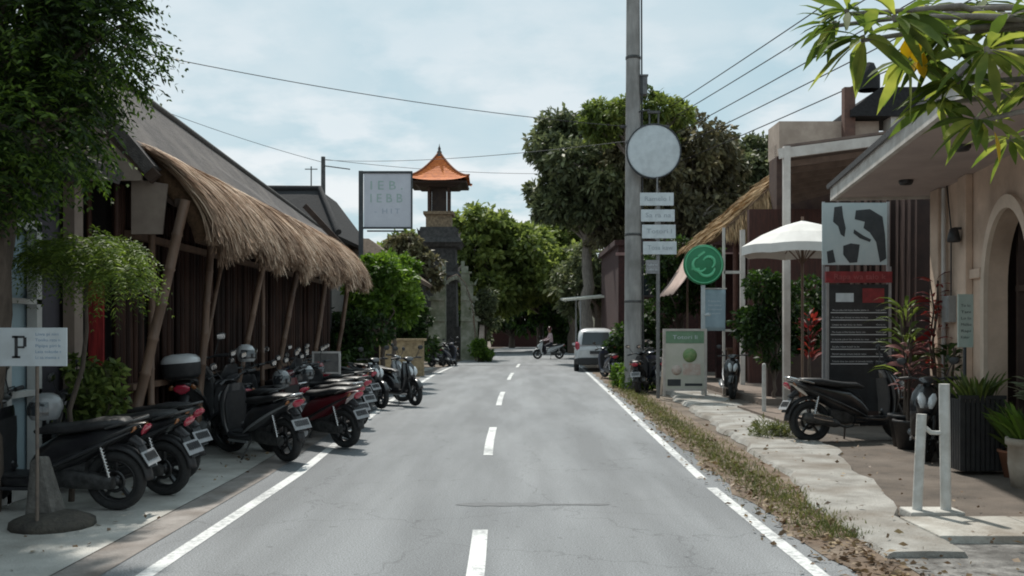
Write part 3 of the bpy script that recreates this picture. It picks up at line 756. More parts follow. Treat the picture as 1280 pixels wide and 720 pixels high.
# upper roof
m = MB(); 
m.slab([(-3.95,10.6,3.46),(-4.15,25.5,3.46),(-6.49,32.4,5.10),(-5.31,10.6,5.10)], .14)
m.slab([(-8.2,10.6,3.46),(-8.4,25.5,3.46),(-6.49,32.4,5.095),(-5.31,10.6,5.095)], .14)
rel(m, BO).build('roof', M_thin, bar)
m = MB(); m.tube([(-5.31,10.55,5.12),(-6.49,32.4,5.12)], .06, 8); rel(m, BO).build('ridge_cap', mat('ridge_dark', (.10,.09,.085), (.06,.055,.05), rough=.9, scale=8, bump=.5), bar)
m = MB(); 
for y in (10.65, 25.0): m.bar((-3.95,y,3.32),(-5.4,y,4.88),.08,.14)
m.bar((-3.75,10.8,3.08),(-3.75,22,3.08),.09,.09)
for i in range(9): m.bar((-3.5,10.9+i*1.3,2.86),(-4.4,10.9+i*1.3,3.46),.06,.06)
rel(m, BO).build('rafters', mat('dark_timber', (.07,.04,.028), (.035,.02,.014), rough=.8, scale=4, bump=.3), bar)
# thatch awning: curved core plus hanging straw
prof = [(-4.45,3.78),(-4.15,3.66),(-3.86,3.45),(-3.62,3.18),(-3.47,2.93),(-3.42,2.76)]
m = MB(); vs = []; n = 40
for i in range(n+1):
    y = 10.85+(22.2-10.85)*i/n
    for (x, z) in prof: vs.append((x+.03*math.sin(y*2.1+z), y, z+.04*math.sin(y*1.3)))
    for (x, z) in reversed(prof): vs.append((x-.16, y, z-.13))
k = 12; fs = [(i*k+j, i*k+(j+1) % k, (i+1)*k+(j+1) % k, (i+1)*k+j) for i in range(n) for j in range(k)]
fs += [tuple(range(k)), tuple(reversed(range(n*k, n*k+k)))]
m.add(vs, fs, True); rel(m, BO).build('thatch_core', M_thatch_base, bar)
def straw(n, y0, y1, prof, hang, seed, m_, parent, off, w=.012, spread=.08, end_bend=True):
    """each straw: three joined quads following the awning profile, starting at a random place on it"""
    r = np.random.default_rng(seed)
    P = np.array(prof); seg = np.linalg.norm(np.diff(P, axis=0), axis=1); cum = np.r_[0, np.cumsum(seg)]; T = cum[-1]
    y = r.uniform(y0, y1, n); s0 = r.uniform(0, 1, n)**.65*T; Ls = r.uniform(.35, .75, n)
    lump = .06*np.sin(y*2.9)+.05*np.sin(y*7.3+1)+.045*np.sin(y*17+np.sin(y*5))+.03*np.sin(y*31)
    hl = hang*(.55+.45*r.random(n)) + lump*1.6
    def at(s):
        sc_ = np.clip(s, 0, T); x = np.interp(sc_, cum, P[:,0]); z = np.interp(sc_, cum, P[:,1])
        over = np.maximum(s-T, 0)
        return x, z-over
    K = 4; pts = []
    lift = r.uniform(0, spread, n); dy = r.normal(0, .05, n); drift = r.normal(0, .07, n)
    for j in range(K):
        f = j/(K-1); s = np.minimum(s0+Ls*f, T+hl)
        x, z = at(s)
        pts.append(np.stack([x+lift*(.35+f*.9)+drift*f*.5*(s > T), y+dy*f, z+lift*.6*(1-f*.3)], 1))
    ww = w*(.6+.8*r.random(n))[:,None]*np.array([0,1,0]); wx = w*(r.random(n)-.5)[:,None]*np.array([1,0,0])*1.5
    V = np.zeros((n, 2*K, 3)); taper = [1,1,.85,.25]
    for j in range(K): V[:,j] = pts[j]-(ww+wx)*.5*taper[j]; V[:,2*K-1-j] = pts[j]+(ww+wx)*.5*taper[j]
    V += np.array(off)
    # one island of K-1 quads per straw
    me = bpy.data.meshes.new('thatch'); me.vertices.add(n*2*K); me.vertices.foreach_set('co', V.reshape(-1).astype(np.float32))
    base = np.arange(n)[:,None,None]*2*K
    q = np.array([[j, j+1, 2*K-2-j, 2*K-1-j] for j in range(K-1)])[None]
    idx = (base+q).reshape(-1).astype(np.int32); nf = n*(K-1)
    me.loops.add(nf*4); me.loops.foreach_set('vertex_index', idx)
    me.polygons.add(nf); me.polygons.foreach_set('loop_start', np.arange(0, nf*4, 4, dtype=np.int32)); me.polygons.foreach_set('loop_total', np.full(nf, 4, dtype=np.int32))
    me.update(calc_edges=True); me.materials.append(m_)
    o = bpy.data.objects.new('thatch', me); col.objects.link(o); o.parent = parent; return o
straw(30000, 10.75, 22.3, prof, .20, 5, M_thatch, bar, BO, w=.016, spread=.13)

# white house with glass door, nearest on the left
wh = thing('white_house', 'low white house with pale glass door behind the parking sign', 'house', (-5.2, 7.5, 0))
WO = Vector((5.2, -7.5, 0))
M_wht = mat('white_plaster', (.58,.57,.55), (.48,.47,.46), rough=.85, scale=3, bump=.2, dirt=((.3,.28,.25), .5, 1.5))
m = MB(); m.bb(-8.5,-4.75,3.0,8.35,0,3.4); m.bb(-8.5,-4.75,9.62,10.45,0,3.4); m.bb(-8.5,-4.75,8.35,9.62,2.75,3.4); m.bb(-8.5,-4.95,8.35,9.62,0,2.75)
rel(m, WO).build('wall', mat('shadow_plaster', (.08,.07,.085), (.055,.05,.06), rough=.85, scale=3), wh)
m = MB(); m.slab([(-4.2,2.8,3.35),(-4.2,10.4,3.35),(-6.8,10.4,4.5),(-6.8,2.8,4.5)], .14); m.slab([(-9.4,2.8,3.35),(-9.4,10.4,3.35),(-6.8,10.4,4.496),(-6.8,2.8,4.496)], .14)
rel(m, WO).build('roof', M_thin, wh)
fr = MB()
for a, b_, c, d in ((8.38,8.46,0,2.7),(9.5,9.6,0,2.7),(8.94,9.02,0,2.7),(8.38,9.6,2.62,2.72),(8.38,9.6,.02,.14),(8.38,9.6,1.0,1.06),(8.38,9.6,1.9,1.95)): fr.bb(-4.80,-4.70,a,b_,c,d)
fro = rel(fr, WO).build('door_frame', M_wht, wh)
m = MB(); m.bb(-4.84,-4.83,8.44,9.55,.1,2.65); rel(m, WO).build('glass', glassmat('pale_glass', (.40,.52,.58)), fro)
m = MB(); m.bb(-4.70,-4.58,10.05,10.25,0,3.2); rel(m, WO).build('column', M_beige, wh)

# dark tiled house further on, timber house
M_tile = mat('dark_tiles', (.028,.028,.03), (.016,.016,.018), rough=.95, scale=10, stretch=(1,4,1), bump=1, bscale=14)
dh = thing('tiled_house', 'house with dark tiled roof rising behind the end of the grey thatch', 'house', (-8.2, 37, 0))
DO = Vector((8.2,-37,0))
m = MB(); m.bb(-10.2,-6.6,34.5,41,0,5.2); rel(m, DO).build('wall', mat('dim_plaster', (.17,.16,.15), (.12,.11,.1), rough=.9), dh)
m = MB(); m.slab([(-10.8,34,5.2),(-6.2,34,5.0),(-7.3,36.4,6.95),(-9.5,36.4,6.95)], .15); m.slab([(-6.2,34,5.0),(-6.0,42,5.0),(-7.3,40,6.95),(-7.3,36.4,6.95)], .15); m.slab([(-10.8,42,5.2),(-10.8,34,5.2),(-9.5,36.4,6.95),(-9.5,40,6.95)], .15); m.slab([(-9.5,36.4,6.953),(-7.3,36.4,6.953),(-7.3,40,6.953),(-9.5,40,6.953)], .1)
rel(m, DO).build('roof', M_tile, dh)
m = MB(); m.tube([(-9.5,36.4,7.0),(-7.3,36.4,7.0),(-6.15,34,5.1)], .12, 8); rel(m, DO).build('ridge_cap', M_tile, dh)
th = thing('timber_house', 'dark timber house behind the hedge before the stone gate', 'house', (-6.2, 40, 0))
TO = Vector((6.2,-40,0))
m = MB(); m.bb(-8.5,-4.1,38.5,44,0,3.9); rel(m, TO).build('wall', mat('dark_planks', (.02,.014,.012), (.035,.025,.02), rough=.8, scale=3, stretch=(6,6,1), bump=.4), th)
m = MB(); m.slab([(-3.7,37.9,3.7),(-3.7,44.6,3.7),(-5.9,43,5.4),(-5.9,39.5,5.4)], .16); m.slab([(-9.0,37.9,3.7),(-3.7,37.9,3.7),(-5.9,39.5,5.4),(-6.5,39.5,5.4)], .16)
rel(m, TO).build('roof', mat('brown_roof', (.20,.15,.11), (.11,.08,.06), rough=.9, scale=9, bump=.8), th)
m = MB(); m.bb(-5.0,-4.3,38.44,38.5,.2,2.3); m.bb(-6.6,-5.6,38.44,38.5,1,2.3); rel(m, TO).build('shutter', mat('shutter_wood', (.05,.03,.02), (.03,.02,.015), rough=.7), th)

# low brick wall by the hedge
lw = MB(); lw.bb(X(475,34), X(530,34), 33.8, 34.1, 0, 1.25); lw.bb(X(472,34), X(533,34), 33.75, 34.15, 1.25, 1.33)
tag(lw.build('garden_wall', mat('ochre_stone', (.36,.28,.17), (.20,.15,.09), rough=.9, scale=8, bump=.8), bevel=.01), 'low ochre stone wall under the hedge on the left', 'wall')

# ------------------------------------------------------------ bell tower, stone gate
M_stone = mat('volcanic_stone', (.085,.08,.078), (.035,.034,.034), rough=.95, scale=6, bump=1, bscale=20)
M_orange = None
def tile_mat(name, c, c2, s=26):
    m = bpy.data.materials.new(name); nt, out = nodes_of(m); N, L = nt.nodes, nt.links
    b = N.new('ShaderNodeBsdfPrincipled'); b.inputs['Roughness'].default_value = .75; L.new(b.outputs[0], out.inputs[0])
    tc = N.new('ShaderNodeTexCoord'); wv = N.new('ShaderNodeTexWave'); wv.bands_direction = 'Z'; wv.inputs['Scale'].default_value = s*.12; wv.inputs['Distortion'].default_value = .6
    L.new(tc.outputs['Object'], wv.inputs[0])
    nz = N.new('ShaderNodeTexNoise'); nz.inputs['Scale'].default_value = 5; nz.inputs['Detail'].default_value = 8; L.new(tc.outputs['Object'], nz.inputs[0])
    r = N.new('ShaderNodeValToRGB'); r.color_ramp.elements[0].position = .3; r.color_ramp.elements[0].color = (*c2,1); r.color_ramp.elements[1].position = .65; r.color_ramp.elements[1].color = (*c,1)
    L.new(nz.outputs[0], r.inputs[0])
    mx = N.new('ShaderNodeMix'); mx.data_type = 'RGBA'; mx.blend_type = 'MULTIPLY'; mx.inputs[0].default_value = .35; L.new(r.outputs[0], mx.inputs[6]); L.new(wv.outputs[0], mx.inputs[7])
    L.new(mx.outputs[2], b.inputs['Base Color'])
    bp = N.new('ShaderNodeBump'); bp.inputs['Strength'].default_value = .8; bp.inputs['Distance'].default_value = .04; L.new(wv.outputs[0], bp.inputs['Height']); L.new(bp.outputs[0], b.inputs['Normal'])
    return m
M_orange = tile_mat('orange_tiles', (.85,.24,.05), (.55,.13,.03))
TX, TY = -4.2, 55.5
bt = thing('bell_tower', 'stone bell tower with upswept orange tiled roof', 'tower', (TX, TY, 0))
def sq(mb, hw, z0, z1, hw2=None):
    hw2 = hw if hw2 is None else hw2
    vs = [(-hw,-hw,z0),(hw,-hw,z0),(hw,hw,z0),(-hw,hw,z0),(-hw2,-hw2,z1),(hw2,-hw2,z1),(hw2,hw2,z1),(-hw2,hw2,z1)]
    mb.add(vs, [(3,2,1,0),(4,5,6,7),(0,1,5,4),(1,2,6,5),(2,3,7,6),(3,0,4,7)])
m = MB()
for hw, z0, z1, h2 in ((1.25,0,1.0,1.25),(1.1,1.0,1.6,1.05),(.9,1.6,3.9,.85),(1.05,3.9,4.15,1.1),(1.15,4.15,4.35,1.0),(.86,4.35,5.6,.82),(1.0,5.6,5.8,1.15),(1.2,5.8,6.05,1.05),(1.0,6.05,6.6,.85)): sq(m, hw*1.18, z0, z1, h2*1.18)
for sx in (-1,1):
    for sy in (-1,1):
        for z in (4.35, 6.05): m.add([(sx*1.1,sy*1.1,z),(sx*.75,sy*1.1,z),(sx*1.1,sy*.75,z),(sx*1.2,sy*1.2,z+.5)], [(0,1,3),(1,2,3),(2,0,3),(0,2,1)])
m.build('shaft', M_stone, bt).scale.z = 1.135
m = MB(); sq(m, .72, 6.6, 7.25, .72); sq(m, .86, 7.25, 7.4, .86); m.build('balustrade', mat('tower_carving', (.34,.25,.16), (.14,.1,.07), rough=.9, scale=7, bump=1), bt).scale.z = 1.135
for sx in (-1,1):
    for sy in (-1,1):
        m = MB(); m.bb(sx*.56-.07, sx*.56+.07, sy*.56-.07, sy*.56+.07, 7.4, 8.85); m.build('post', mat('tower_timber', (.10,.06,.045), (.06,.035,.03), rough=.8), bt).scale.z = 1.135
m = MB(); sq(m, .40, 7.4, 8.8, .40); m.build('core', mat('tower_core', (.07,.05,.04), (.04,.03,.03), rough=.9, scale=5), bt).scale.z = 1.135
# curved hipped roof with upturned corners
m = MB(); rows = 9; nseg = 8
def roofpt(side, u, t):
    """t 0 eave..1 apex; u -1..1 along a side"""
    hw = 1.75*(1-t)**1.0 + .06; z = 10.03 + 1.78*(t**1.5)*1.0 + .25*(abs(u)**3)*(1-t)**2
    a = side*PI/2; x, y = u*hw, -hw
    return (x*math.cos(a)-y*math.sin(a), x*math.sin(a)+y*math.cos(a), z)
for sd_ in range(4):
    vs = [roofpt(sd_, -1+2*j/nseg, i/rows) for i in range(rows+1) for j in range(nseg+1)]
    m.add(vs, [(i*(nseg+1)+j, i*(nseg+1)+j+1, (i+1)*(nseg+1)+j+1, (i+1)*(nseg+1)+j) for i in range(rows) for j in range(nseg)], False)
ro = m.build('roof', M_orange, bt)
m = MB()
for sd_ in range(4): m.tube([Vector(roofpt(sd_, -1, i/rows))+Vector((0,0,.03)) for i in range(rows+1)], [.05]+[.06]*rows, 8)
m.build('hip_ridge', mat('hip_tiles', (.30,.11,.05), (.2,.08,.04), rough=.8, scale=8), ro)
m = MB(); sq(m, 1.62, 8.74, 8.84, 1.66); sq(m, 1.1, 8.6, 8.74, 1.3); m.build('eave', mat('eave_timber', (.05,.03,.025), (.03,.02,.015), rough=.8), bt).location.z = 1.18
m = MB(); m.lathe([(.16,10.5),(.2,10.62),(.12,10.70),(.15,10.8),(.07,10.92),(.09,11.0),(.03,11.15),(.001,11.32)], (0,0,0), 14); m.build('finial', mat('finial_stone', (.14,.13,.12), (.09,.08,.08), rough=.9, scale=8), bt).location.z = 1.1

M_pale = mat('mossy_stone', (.40,.39,.33), (.20,.22,.15), rough=.95, scale=3.2, bump=1, bscale=14, dirt=((.10,.12,.06), .75, 1.3))
gt = thing('stone_gate', 'pale mossy split gate of stepped carved stone below the bell tower', 'gate', (-3.2, 52.5, 0))
def gate_half(s, name):
    m = MB(); z = 0
    for hw, h in ((.95,.35),(.8,.25),(.68,1.5),(.8,.14),(.72,.14),(.58,.85),(.7,.12),(.62,.12),(.48,.6),(.58,.1),(.46,.1),(.34,.45),(.42,.09),(.28,.3),(.14,.28)):
        x0 = s*.42; x1 = s*(.42+hw*1.35)
        m.bb(min(x0,x1), max(x0,x1), -hw*.62, hw*.62, z, z+h)
        if hw in (.8,.7,.58): m.add([(x1,-hw*.6,z),(x1,hw*.6,z),(x1-s*.2,0,z),(x1+s*.16,0,z+.42)], [(0,1,3),(1,2,3),(2,0,3),(2,1,0)])
        z += h
    m.build(name, M_pale, gt)
gate_half(-1, 'pillar'); gate_half(1, 'pillar')
sw = MB(); sw.bb(-5.9,-4.75,52.3,52.8,0,2.6); sw.bb(-6,-4.75,52.2,52.9,2.6,2.78)
tag(sw.build('boundary_wall', M_pale, bevel=.02), 'mossy stone wall joining the split gate on its left', 'wall')
# woven palm-leaf festival pole arching by the gate
pj = thing('festival_pole', 'slim bamboo festival pole with drooping palm leaf beside the stone gate', 'festival pole', (-1.9, 50.5, 0))
m = MB(); pts = [(0,0,0),(-.05,0,1.5),(-.2,0,3),(-.55,-.1,4.1),(-1.0,-.2,4.55),(-1.45,-.25,4.35),(-1.6,-.25,3.8)]; m.tube(pts, [.05,.045,.04,.03,.025,.018,.01], 8); m.build('pole', M_bamp, pj)
C = []; D = []
for i in range(700):
    t = rng.random()*5.2; k = int(t); f = t-k
    p = np.array(pts[min(k,6)])*(1-f)+np.array(pts[min(k+1,6)])*f
    if p[2] < 1.0: continue
    C.append(p); D.append([rng.normal()*.3, rng.normal()*.3, -1+rng.normal()*.25])
C = np.array(C); D = np.array(D)
quads_obj('palm_leaf', leaf_quads(C, D, .24, .03, .1), leafmat('dry_palm', (.16,.16,.12), (.34,.34,.28), (.5,.5,.42), trans=.2), pj)
# sloping balustrade to the right of the gate
bl = MB(); bl.prismx([(49.2,0),(53.6,0),(53.6,2.3),(53.1,2.35),(49.2,.55)], -1.75, -1.5)
tag(bl.build('sloping_wall', mat('rose_plaster', (.40,.32,.27), (.26,.2,.17), rough=.9, scale=4, bump=.4), bevel=.02), 'rose grey wall sloping down to the road beside the stone gate', 'wall')

# ------------------------------------------------------------ end of the street
eh = MB(); eh.bb(-2, 9.5, 91, 91.5, 0, 2.1); eh.bb(-2.1, 9.6, 90.9, 91.6, 2.1, 2.25)
tag(eh.build('brick_wall', mat('dark_brick', (.085,.035,.03), (.045,.02,.02), rough=.9, scale=9, bump=.6)), 'dark red brick wall closing the far end of the road', 'wall')
cp = thing('canopy', 'pale flat canopy on thin posts behind the white car', 'canopy', (4.2, 44, 0))
m = MB(); m.slab([(-1.9,-1.4,3.0),(1.5,-1.4,3.3),(1.5,1.8,3.45),(-1.9,1.8,3.15)], .09); m.build('roof', mat('canopy_sheet', (.55,.55,.48), (.42,.42,.36), rough=.6, scale=4), cp)
for x, y in ((-1.15,-1.3),(1.4,-1.3),(-1.15,1.7),(1.4,1.7)):
    m = MB(); m.tube([(x,y,0),(x,y,3.05)], .035, 8); m.build('post', mat('grey_steel', (.35,.36,.36), (.28,.29,.29), rough=.5, metal=.3), cp)
cp2 = MB(); cp2.bb(5.2,8.3,60.5,63,0,4.6)
tag(cp2.build('shop_block', mat('cream_wall', (.36,.35,.27), (.26,.25,.2), rough=.9, scale=3)), 'pale cream block standing behind the canopy', 'building')

# ------------------------------------------------------------ right: red brick building
rb = thing('brick_building', 'dark red brick building with pale string course behind the utility pole', 'building', (6, 38, 0))
M_brick = mat('red_brick', (.06,.02,.018), (.028,.013,.012), rough=.9, scale=10, bump=.6, bscale=25)
m = MB(); m.bb(-1.9,5,-1,6,0,4.9); m.bb(-2.05,5.1,-1.1,6.1,4.9,5.1); m.build('wall', M_brick, rb)
m = MB(); m.bb(-2.0,5.05,-1.06,-1.0,4.5,4.62); m.build('string_course', mat('pink_band', (.28,.16,.15), (.2,.12,.11), rough=.8), rb)
for x in (-1.3,.5,2.3):
    m = MB(); m.bb(x, x+1.2, -1.05, -1.003, 2.9, 4.3); wdo = m.build('window', mat('window_frame_dark', (.03,.02,.02), (.04,.03,.03), rough=.6), rb)
    m = MB(); m.bb(x+.08, x+.56, -1.06, -1.052, 2.98, 4.22); m.bb(x+.64, x+1.12, -1.06, -1.052, 2.98, 4.22); m.build('pane', glassmat('dark_glass', (.02,.025,.03)), wdo)

# ------------------------------------------------------------ right: thatched hut, awning, pergola restaurant
hut = thing('thatched_hut', 'open hut with golden thatched roof behind the white parasol', 'hut', (8.3, 30, 0))
HO = (-8.3,-30,0)
m = MB(); m.slab([(6.0,27.4,4.45),(6.0,33.5,4.45),(8.6,32,6.75),(8.6,28.6,6.75)], .22); m.slab([(11.2,27.4,4.45),(6.0,27.4,4.45),(8.6,28.6,6.75),(8.7,28.6,6.75)], .22); m.slab([(11.2,33.5,4.45),(11.2,27.4,4.45),(8.6,28.6,6.75),(8.6,32,6.75)], .22)
rel(m, HO).build('thatch_core', M_thatch_base, hut)
def roof_straw(a, b, c, d, n, parent, off, seed):
    """straw laid down a roof face: a,b eave ends, d,c ridge ends"""
    r = np.random.default_rng(seed); a, b, c, d = [np.array(q, float) for q in (a, b, c, d)]
    u = r.random(n)[:,None]; v = (r.random(n)**1.2)[:,None]
    P = (a*(1-u)+b*u)*(1-v)+(d*(1-u)+c*u)*v; dn = unit((a+b)/2-(c+d)/2)
    nrm = unit(np.cross(b-a, d-a)); nrm = nrm if nrm[2] > 0 else -nrm
    D = dn[None]+r.normal(0,.08,(n,3)); L_ = .25+.35*r.random(n)
    V = leaf_quads(P+nrm*(.02+.06*r.random(n))[:,None], D, L_, .03+.02*r.random(n))+np.array(off)
    quads_obj('thatch', V, M_thatchy, parent)
roof_straw((6.0,27.4,4.45),(6.0,33.5,4.45),(8.6,32,6.75),(8.6,28.6,6.75), 5000, hut, HO, 1)
roof_straw((11.2,27.4,4.45),(6.0,27.4,4.45),(8.6,28.6,6.75),(8.7,28.6,6.75), 6000, hut, HO, 2)
for x, y in ((6.5,27.9),(8.7,27.9),(10.8,27.9),(6.5,33),(10.8,33)):
    m = MB(); m.tube([(x,y,.1),(x,y,4.5)], .08, 9); rel(m, HO).build('post', mat('hut_timber', (.12,.05,.035), (.08,.03,.02), rough=.7), hut)
m = MB(); m.bb(6.9,10.7,32.4,32.6,0,4.2); rel(m, HO).build('back_wall', mat('hut_wall', (.055,.02,.018), (.03,.012,.012), rough=.9, scale=4), hut)
m = MB(); m.bb(6.3,8.0,28.0,28.15,.15,1.05); m.bb(6.25,8.05,27.9,28.2,1.05,1.12); rel(m, HO).build('counter', mat('counter_wood', (.13,.07,.045), (.08,.045,.03), rough=.7, scale=5), hut)

aw = thing('awning', 'sloping dusty pink cloth awning behind the round green sign', 'awning', (5.5, 31, 0))
m = MB(); n = 10; vs = []
for i in range(n+1):
    for j in range(4):
        t = j/3; vs.append((-.55+.95*t, -1.5+3*i/n, 2.75+1.45*t-.12*math.sin(t*PI)-.03*math.sin(i*2.3)))
m.add(vs, [(4*i+j, 4*i+j+1, 4*i+j+5, 4*i+j+4) for i in range(n) for j in range(3)], True)
o = m.build('cloth', mat('pink_cloth', (.50,.38,.33), (.38,.27,.23), rough=.9, scale=3), aw); sm = o.modifiers.new('thick','SOLIDIFY'); sm.thickness = .02
for y in (-1.4, 1.4):
    m = MB(); m.tube([(.42,y,0),(.42,y,4.25)], .035, 8); m.build('post', M_bamp, aw)

pg = thing('pergola_restaurant', 'restaurant front with tall white steel pergola and pale upper parapet', 'restaurant', (7.2, 22, 0))
PO = (-7.2,-22,0)
M_steel = mat('white_steel', (.60,.56,.52), (.48,.44,.41), rough=.45, scale=5, dirt=((.3,.25,.2), .4, 3))
for (x,y,zt,r_) in ((X(983,19.4),19.4,5.35,.065),(X(928,26),26,4.35,.06),(9.2,19.4,5.9,.065),(X(928,26)+3.6,26,4.9,.06)):
    m = MB(); m.bb(x-r_,x+r_,y-r_,y+r_,.02,zt); rel(m, PO).build('post', M_steel, pg)
m = MB(); xa = X(983,19.4)
m.bar((xa-.15,19.4,5.20),(9.6,19.4,5.75),.1,.2); m.bar((xa-.02,19.4,5.25),(xa+2.05,26.4,5.2),.08,.16)
rel(m, PO).build('beam', M_steel, pg)
m = MB()
for i in range(8): y = 20.2+i*.85; m.bar((xa+.05+.29*(y-19.4),y,5.13),(9.5,y,5.62),.07,.12)
rel(m, PO).build('slats', mat('pergola_slat', (.20,.14,.11), (.13,.09,.07), rough=.7, scale=4), pg)
m = MB(); m.slab([(xa,19.6,5.42),(9.6,19.6,5.97),(9.6,26.8,5.97),(xa+2.1,26.8,5.42)], .05); rel(m, PO).build('cover', mat('dusty_sheet', (.16,.12,.10), (.11,.08,.07), rough=.8), pg)
m = MB(); m.bb(7.5,12,27.2,28,0,6.9); rel(m, PO).build('wall', mat('restaurant_wall', (.10,.06,.045), (.06,.035,.03), rough=.9, scale=4), pg)
m = MB(); m.bb(7.5,10.3,26.95,28.1,6.55,7.5); rel(m, PO).build('parapet', mat('parapet_plaster', (.50,.41,.34), (.38,.30,.25), rough=.9, scale=3, bump=.3, dirt=((.25,.19,.15), .5, 1)), pg)
m = MB(); m.bb(10.5,12.6,26.6,27.15,6.2,8.0); rel(m, PO).build('stair_wall', mat('pale_plaster', (.62,.60,.56), (.5,.48,.45), rough=.9, scale=3), pg)
m = MB(); m.prism([(9.4,7.55),(13.4,7.55),(13.4,7.75),(12.9,8.35),(10.2,8.35),(9.4,7.75)], 26.5, 28.5); m.lathe([(.001,9.15),(.14,9.1),(.22,8.9),(.3,8.75),(.3,8.35)], (10.0,26.9,0), 12); rel(m, PO).build('roof', M_tile, pg)
m = MB(); m.bb(9.25,9.55,26.7,26.95,5.9,8.4); rel(m, PO).build('chimney', mat('brown_post', (.16,.09,.07), (.1,.06,.05), rough=.9), pg)
m = MB(); m.bb(5.7,9.6,21.4,21.6,.1,1.1); rel(m, PO).build('counter', mat('counter_dark', (.06,.035,.025), (.04,.02,.018), rough=.7, scale=5), pg)
m = MB(); m.bb(6.6,12,26.7,26.95,0,5.0); rel(m, PO).build('back_wall', mat('red_brown_screen', (.09,.03,.022), (.04,.018,.014), rough=.8, scale=5, stretch=(4,4,.4), bump=.4), pg)
m = MB(); m.bb(X(905,24),X(928,24),24.0,24.06,3.05,3.12); m.bb(X(905,24),X(928,24),24.0,24.06,1.6,1.66); m.bb(X(905,24)-.03,X(905,24)+.03,24,24.06,.02,4.2); rel(m, PO).build('side_rail', M_steel, pg)

# parasol
pa = thing('parasol', 'white canvas parasol beside the tall pergola post', 'parasol', (X(1003,17.6), 17.6, .1))
m = MB(); n = 8; vs = [(0,0,3.55)]; ring = []
for j, (r_, z) in enumerate(((.35,3.45),(.75,3.28),(1.12,3.06))):
    for k in range(n*4):
        a = 2*PI*k/(n*4); f = abs(math.sin(a*n/2)); rr_ = r_*(1-.05*f*(j+1)/3); vs.append((rr_*math.cos(a), rr_*math.sin(a), z-.035*(f)*(j+1)*-.2))
for k in range(n*4):
    a = 2*PI*k/(n*4); vs.append((1.115*math.cos(a)*(1-.05*abs(math.sin(a*n/2))), 1.115*math.sin(a)*(1-.05*abs(math.sin(a*n/2))), 2.9+.03*abs(math.sin(a*n/2))))
q = n*4; fs = [(0,1+k,1+(k+1) % q) for k in range(q)] + [(1+j*q+k, 1+(j+1)*q+k, 1+(j+1)*q+(k+1) % q, 1+j*q+(k+1) % q) for j in range(3) for k in range(q)]
m.add(vs, fs, False); o = m.build('canopy', mat('canvas_white', (.74,.72,.69), (.62,.60,.57), rough=.9, scale=2), pa); sm = o.modifiers.new('thick','SOLIDIFY'); sm.thickness = .012
m = MB(); m.tube([(0,0,0),(0,0,3.62)], .025, 10); m.build('pole', M_bamp, pa)
m = MB()
for k in range(n): a = 2*PI*k/n; m.tube([(0,0,2.75),(.55*math.cos(a),.55*math.sin(a),3.3)], .01, 6); m.tube([(0,0,3.5),(1.08*math.cos(a),1.08*math.sin(a),3.03)], .01, 6)
m.build('ribs', M_bamp, pa)
m = MB(); m.lathe([(.28,0),(.28,.06),(.06,.1),(.04,.3)], (0,0,0), 18); m.build('base', M_conc, pa)

# ------------------------------------------------------------ right: cafe with deep flat eave and arched doorway
CX, CY, CZ = 6.02, 13.6, 3.60
cf = thing('cafe', 'beige plaster cafe with deep overhanging eave and arched doorway', 'cafe', (CX, CY, 0), math.atan2(-.987, -.158))
# local x runs along the facade towards the camera, local y into the building
M_cafe = mat('cafe_plaster', (.68,.52,.41), (.54,.41,.32), rough=.88, scale=2.5, bump=.25, dirt=((.26,.19,.14), .8, .9))
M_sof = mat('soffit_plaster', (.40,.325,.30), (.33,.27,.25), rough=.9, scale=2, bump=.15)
A0, A1, SP = 2.18, 3.60, 2.15
cxa = (A0+A1)/2; r0 = (A1-A0)/2
def arcp(rr_, k=1.22, n=20): return [(cxa-rr_*math.cos(PI*i/n), SP+rr_*k*math.sin(PI*i/n)) for i in range(n+1)]
m = MB(); m.prism([(0,0),(A0,0)]+arcp(r0)+[(A1,0),(6.4,0),(6.4,CZ),(0,CZ)], 0, .22); m.build('wall', M_cafe, cf)
m = MB(); m.bb(.02,.42,-.10,-.002,0,CZ-.003); m.bb(-.02,.46,-.13,-.003,0,.3); m.bb(1.28,1.62,-.09,-.002,0,CZ-.003); m.bb(1.24,1.66,-.12,-.003,0,.3); m.bb(1.62,2.02,-.05,-.002,2.28,2.40)
m.build('pilaster', M_cafe, cf, bevel=.01)
m = MB(); vs = []; nn = 24
for i in range(nn+1):
    a = PI*i/nn
    for rr_ in (r0, r0+.12):
        for yy in (-.05, .0): vs.append((cxa-rr_*math.cos(a), yy, SP+rr_*1.22*math.sin(a)))
fs = []
for i in range(nn):
    b0 = 4*i; b1 = 4*i+4
    fs += [(b0,b0+2,b1+2,b1),(b0+1,b1+1,b1+3,b0+3),(b0+2,b0+3,b1+3,b1+2),(b0,b1,b1+1,b0+1)]
m.add(vs, fs); m.bb(A0-.12,A0,-.05,-.002,0,SP); m.bb(A1,A1+.12,-.05,-.002,0,SP)
m.build('arch_trim', mat('trim_plaster', (.66,.54,.44), (.55,.45,.36), rough=.85, scale=4), cf)
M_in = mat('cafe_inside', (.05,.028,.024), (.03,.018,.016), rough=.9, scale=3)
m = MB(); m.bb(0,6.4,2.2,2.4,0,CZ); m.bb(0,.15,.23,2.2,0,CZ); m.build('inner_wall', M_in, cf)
m = MB(); m.bb(A0+.04,A0+.11,.3,.38,0,3); m.bb(cxa-.03,cxa+.03,.3,.38,0,3); m.bb(A1-.11,A1-.04,.3,.38,0,3); m.bb(A0,A1,.305,.375,2.1,2.17); m.bb(A0,A1,.305,.375,.9,.96)
m.build('door_frame', mat('door_timber', (.07,.045,.035), (.05,.03,.025), rough=.7), cf)
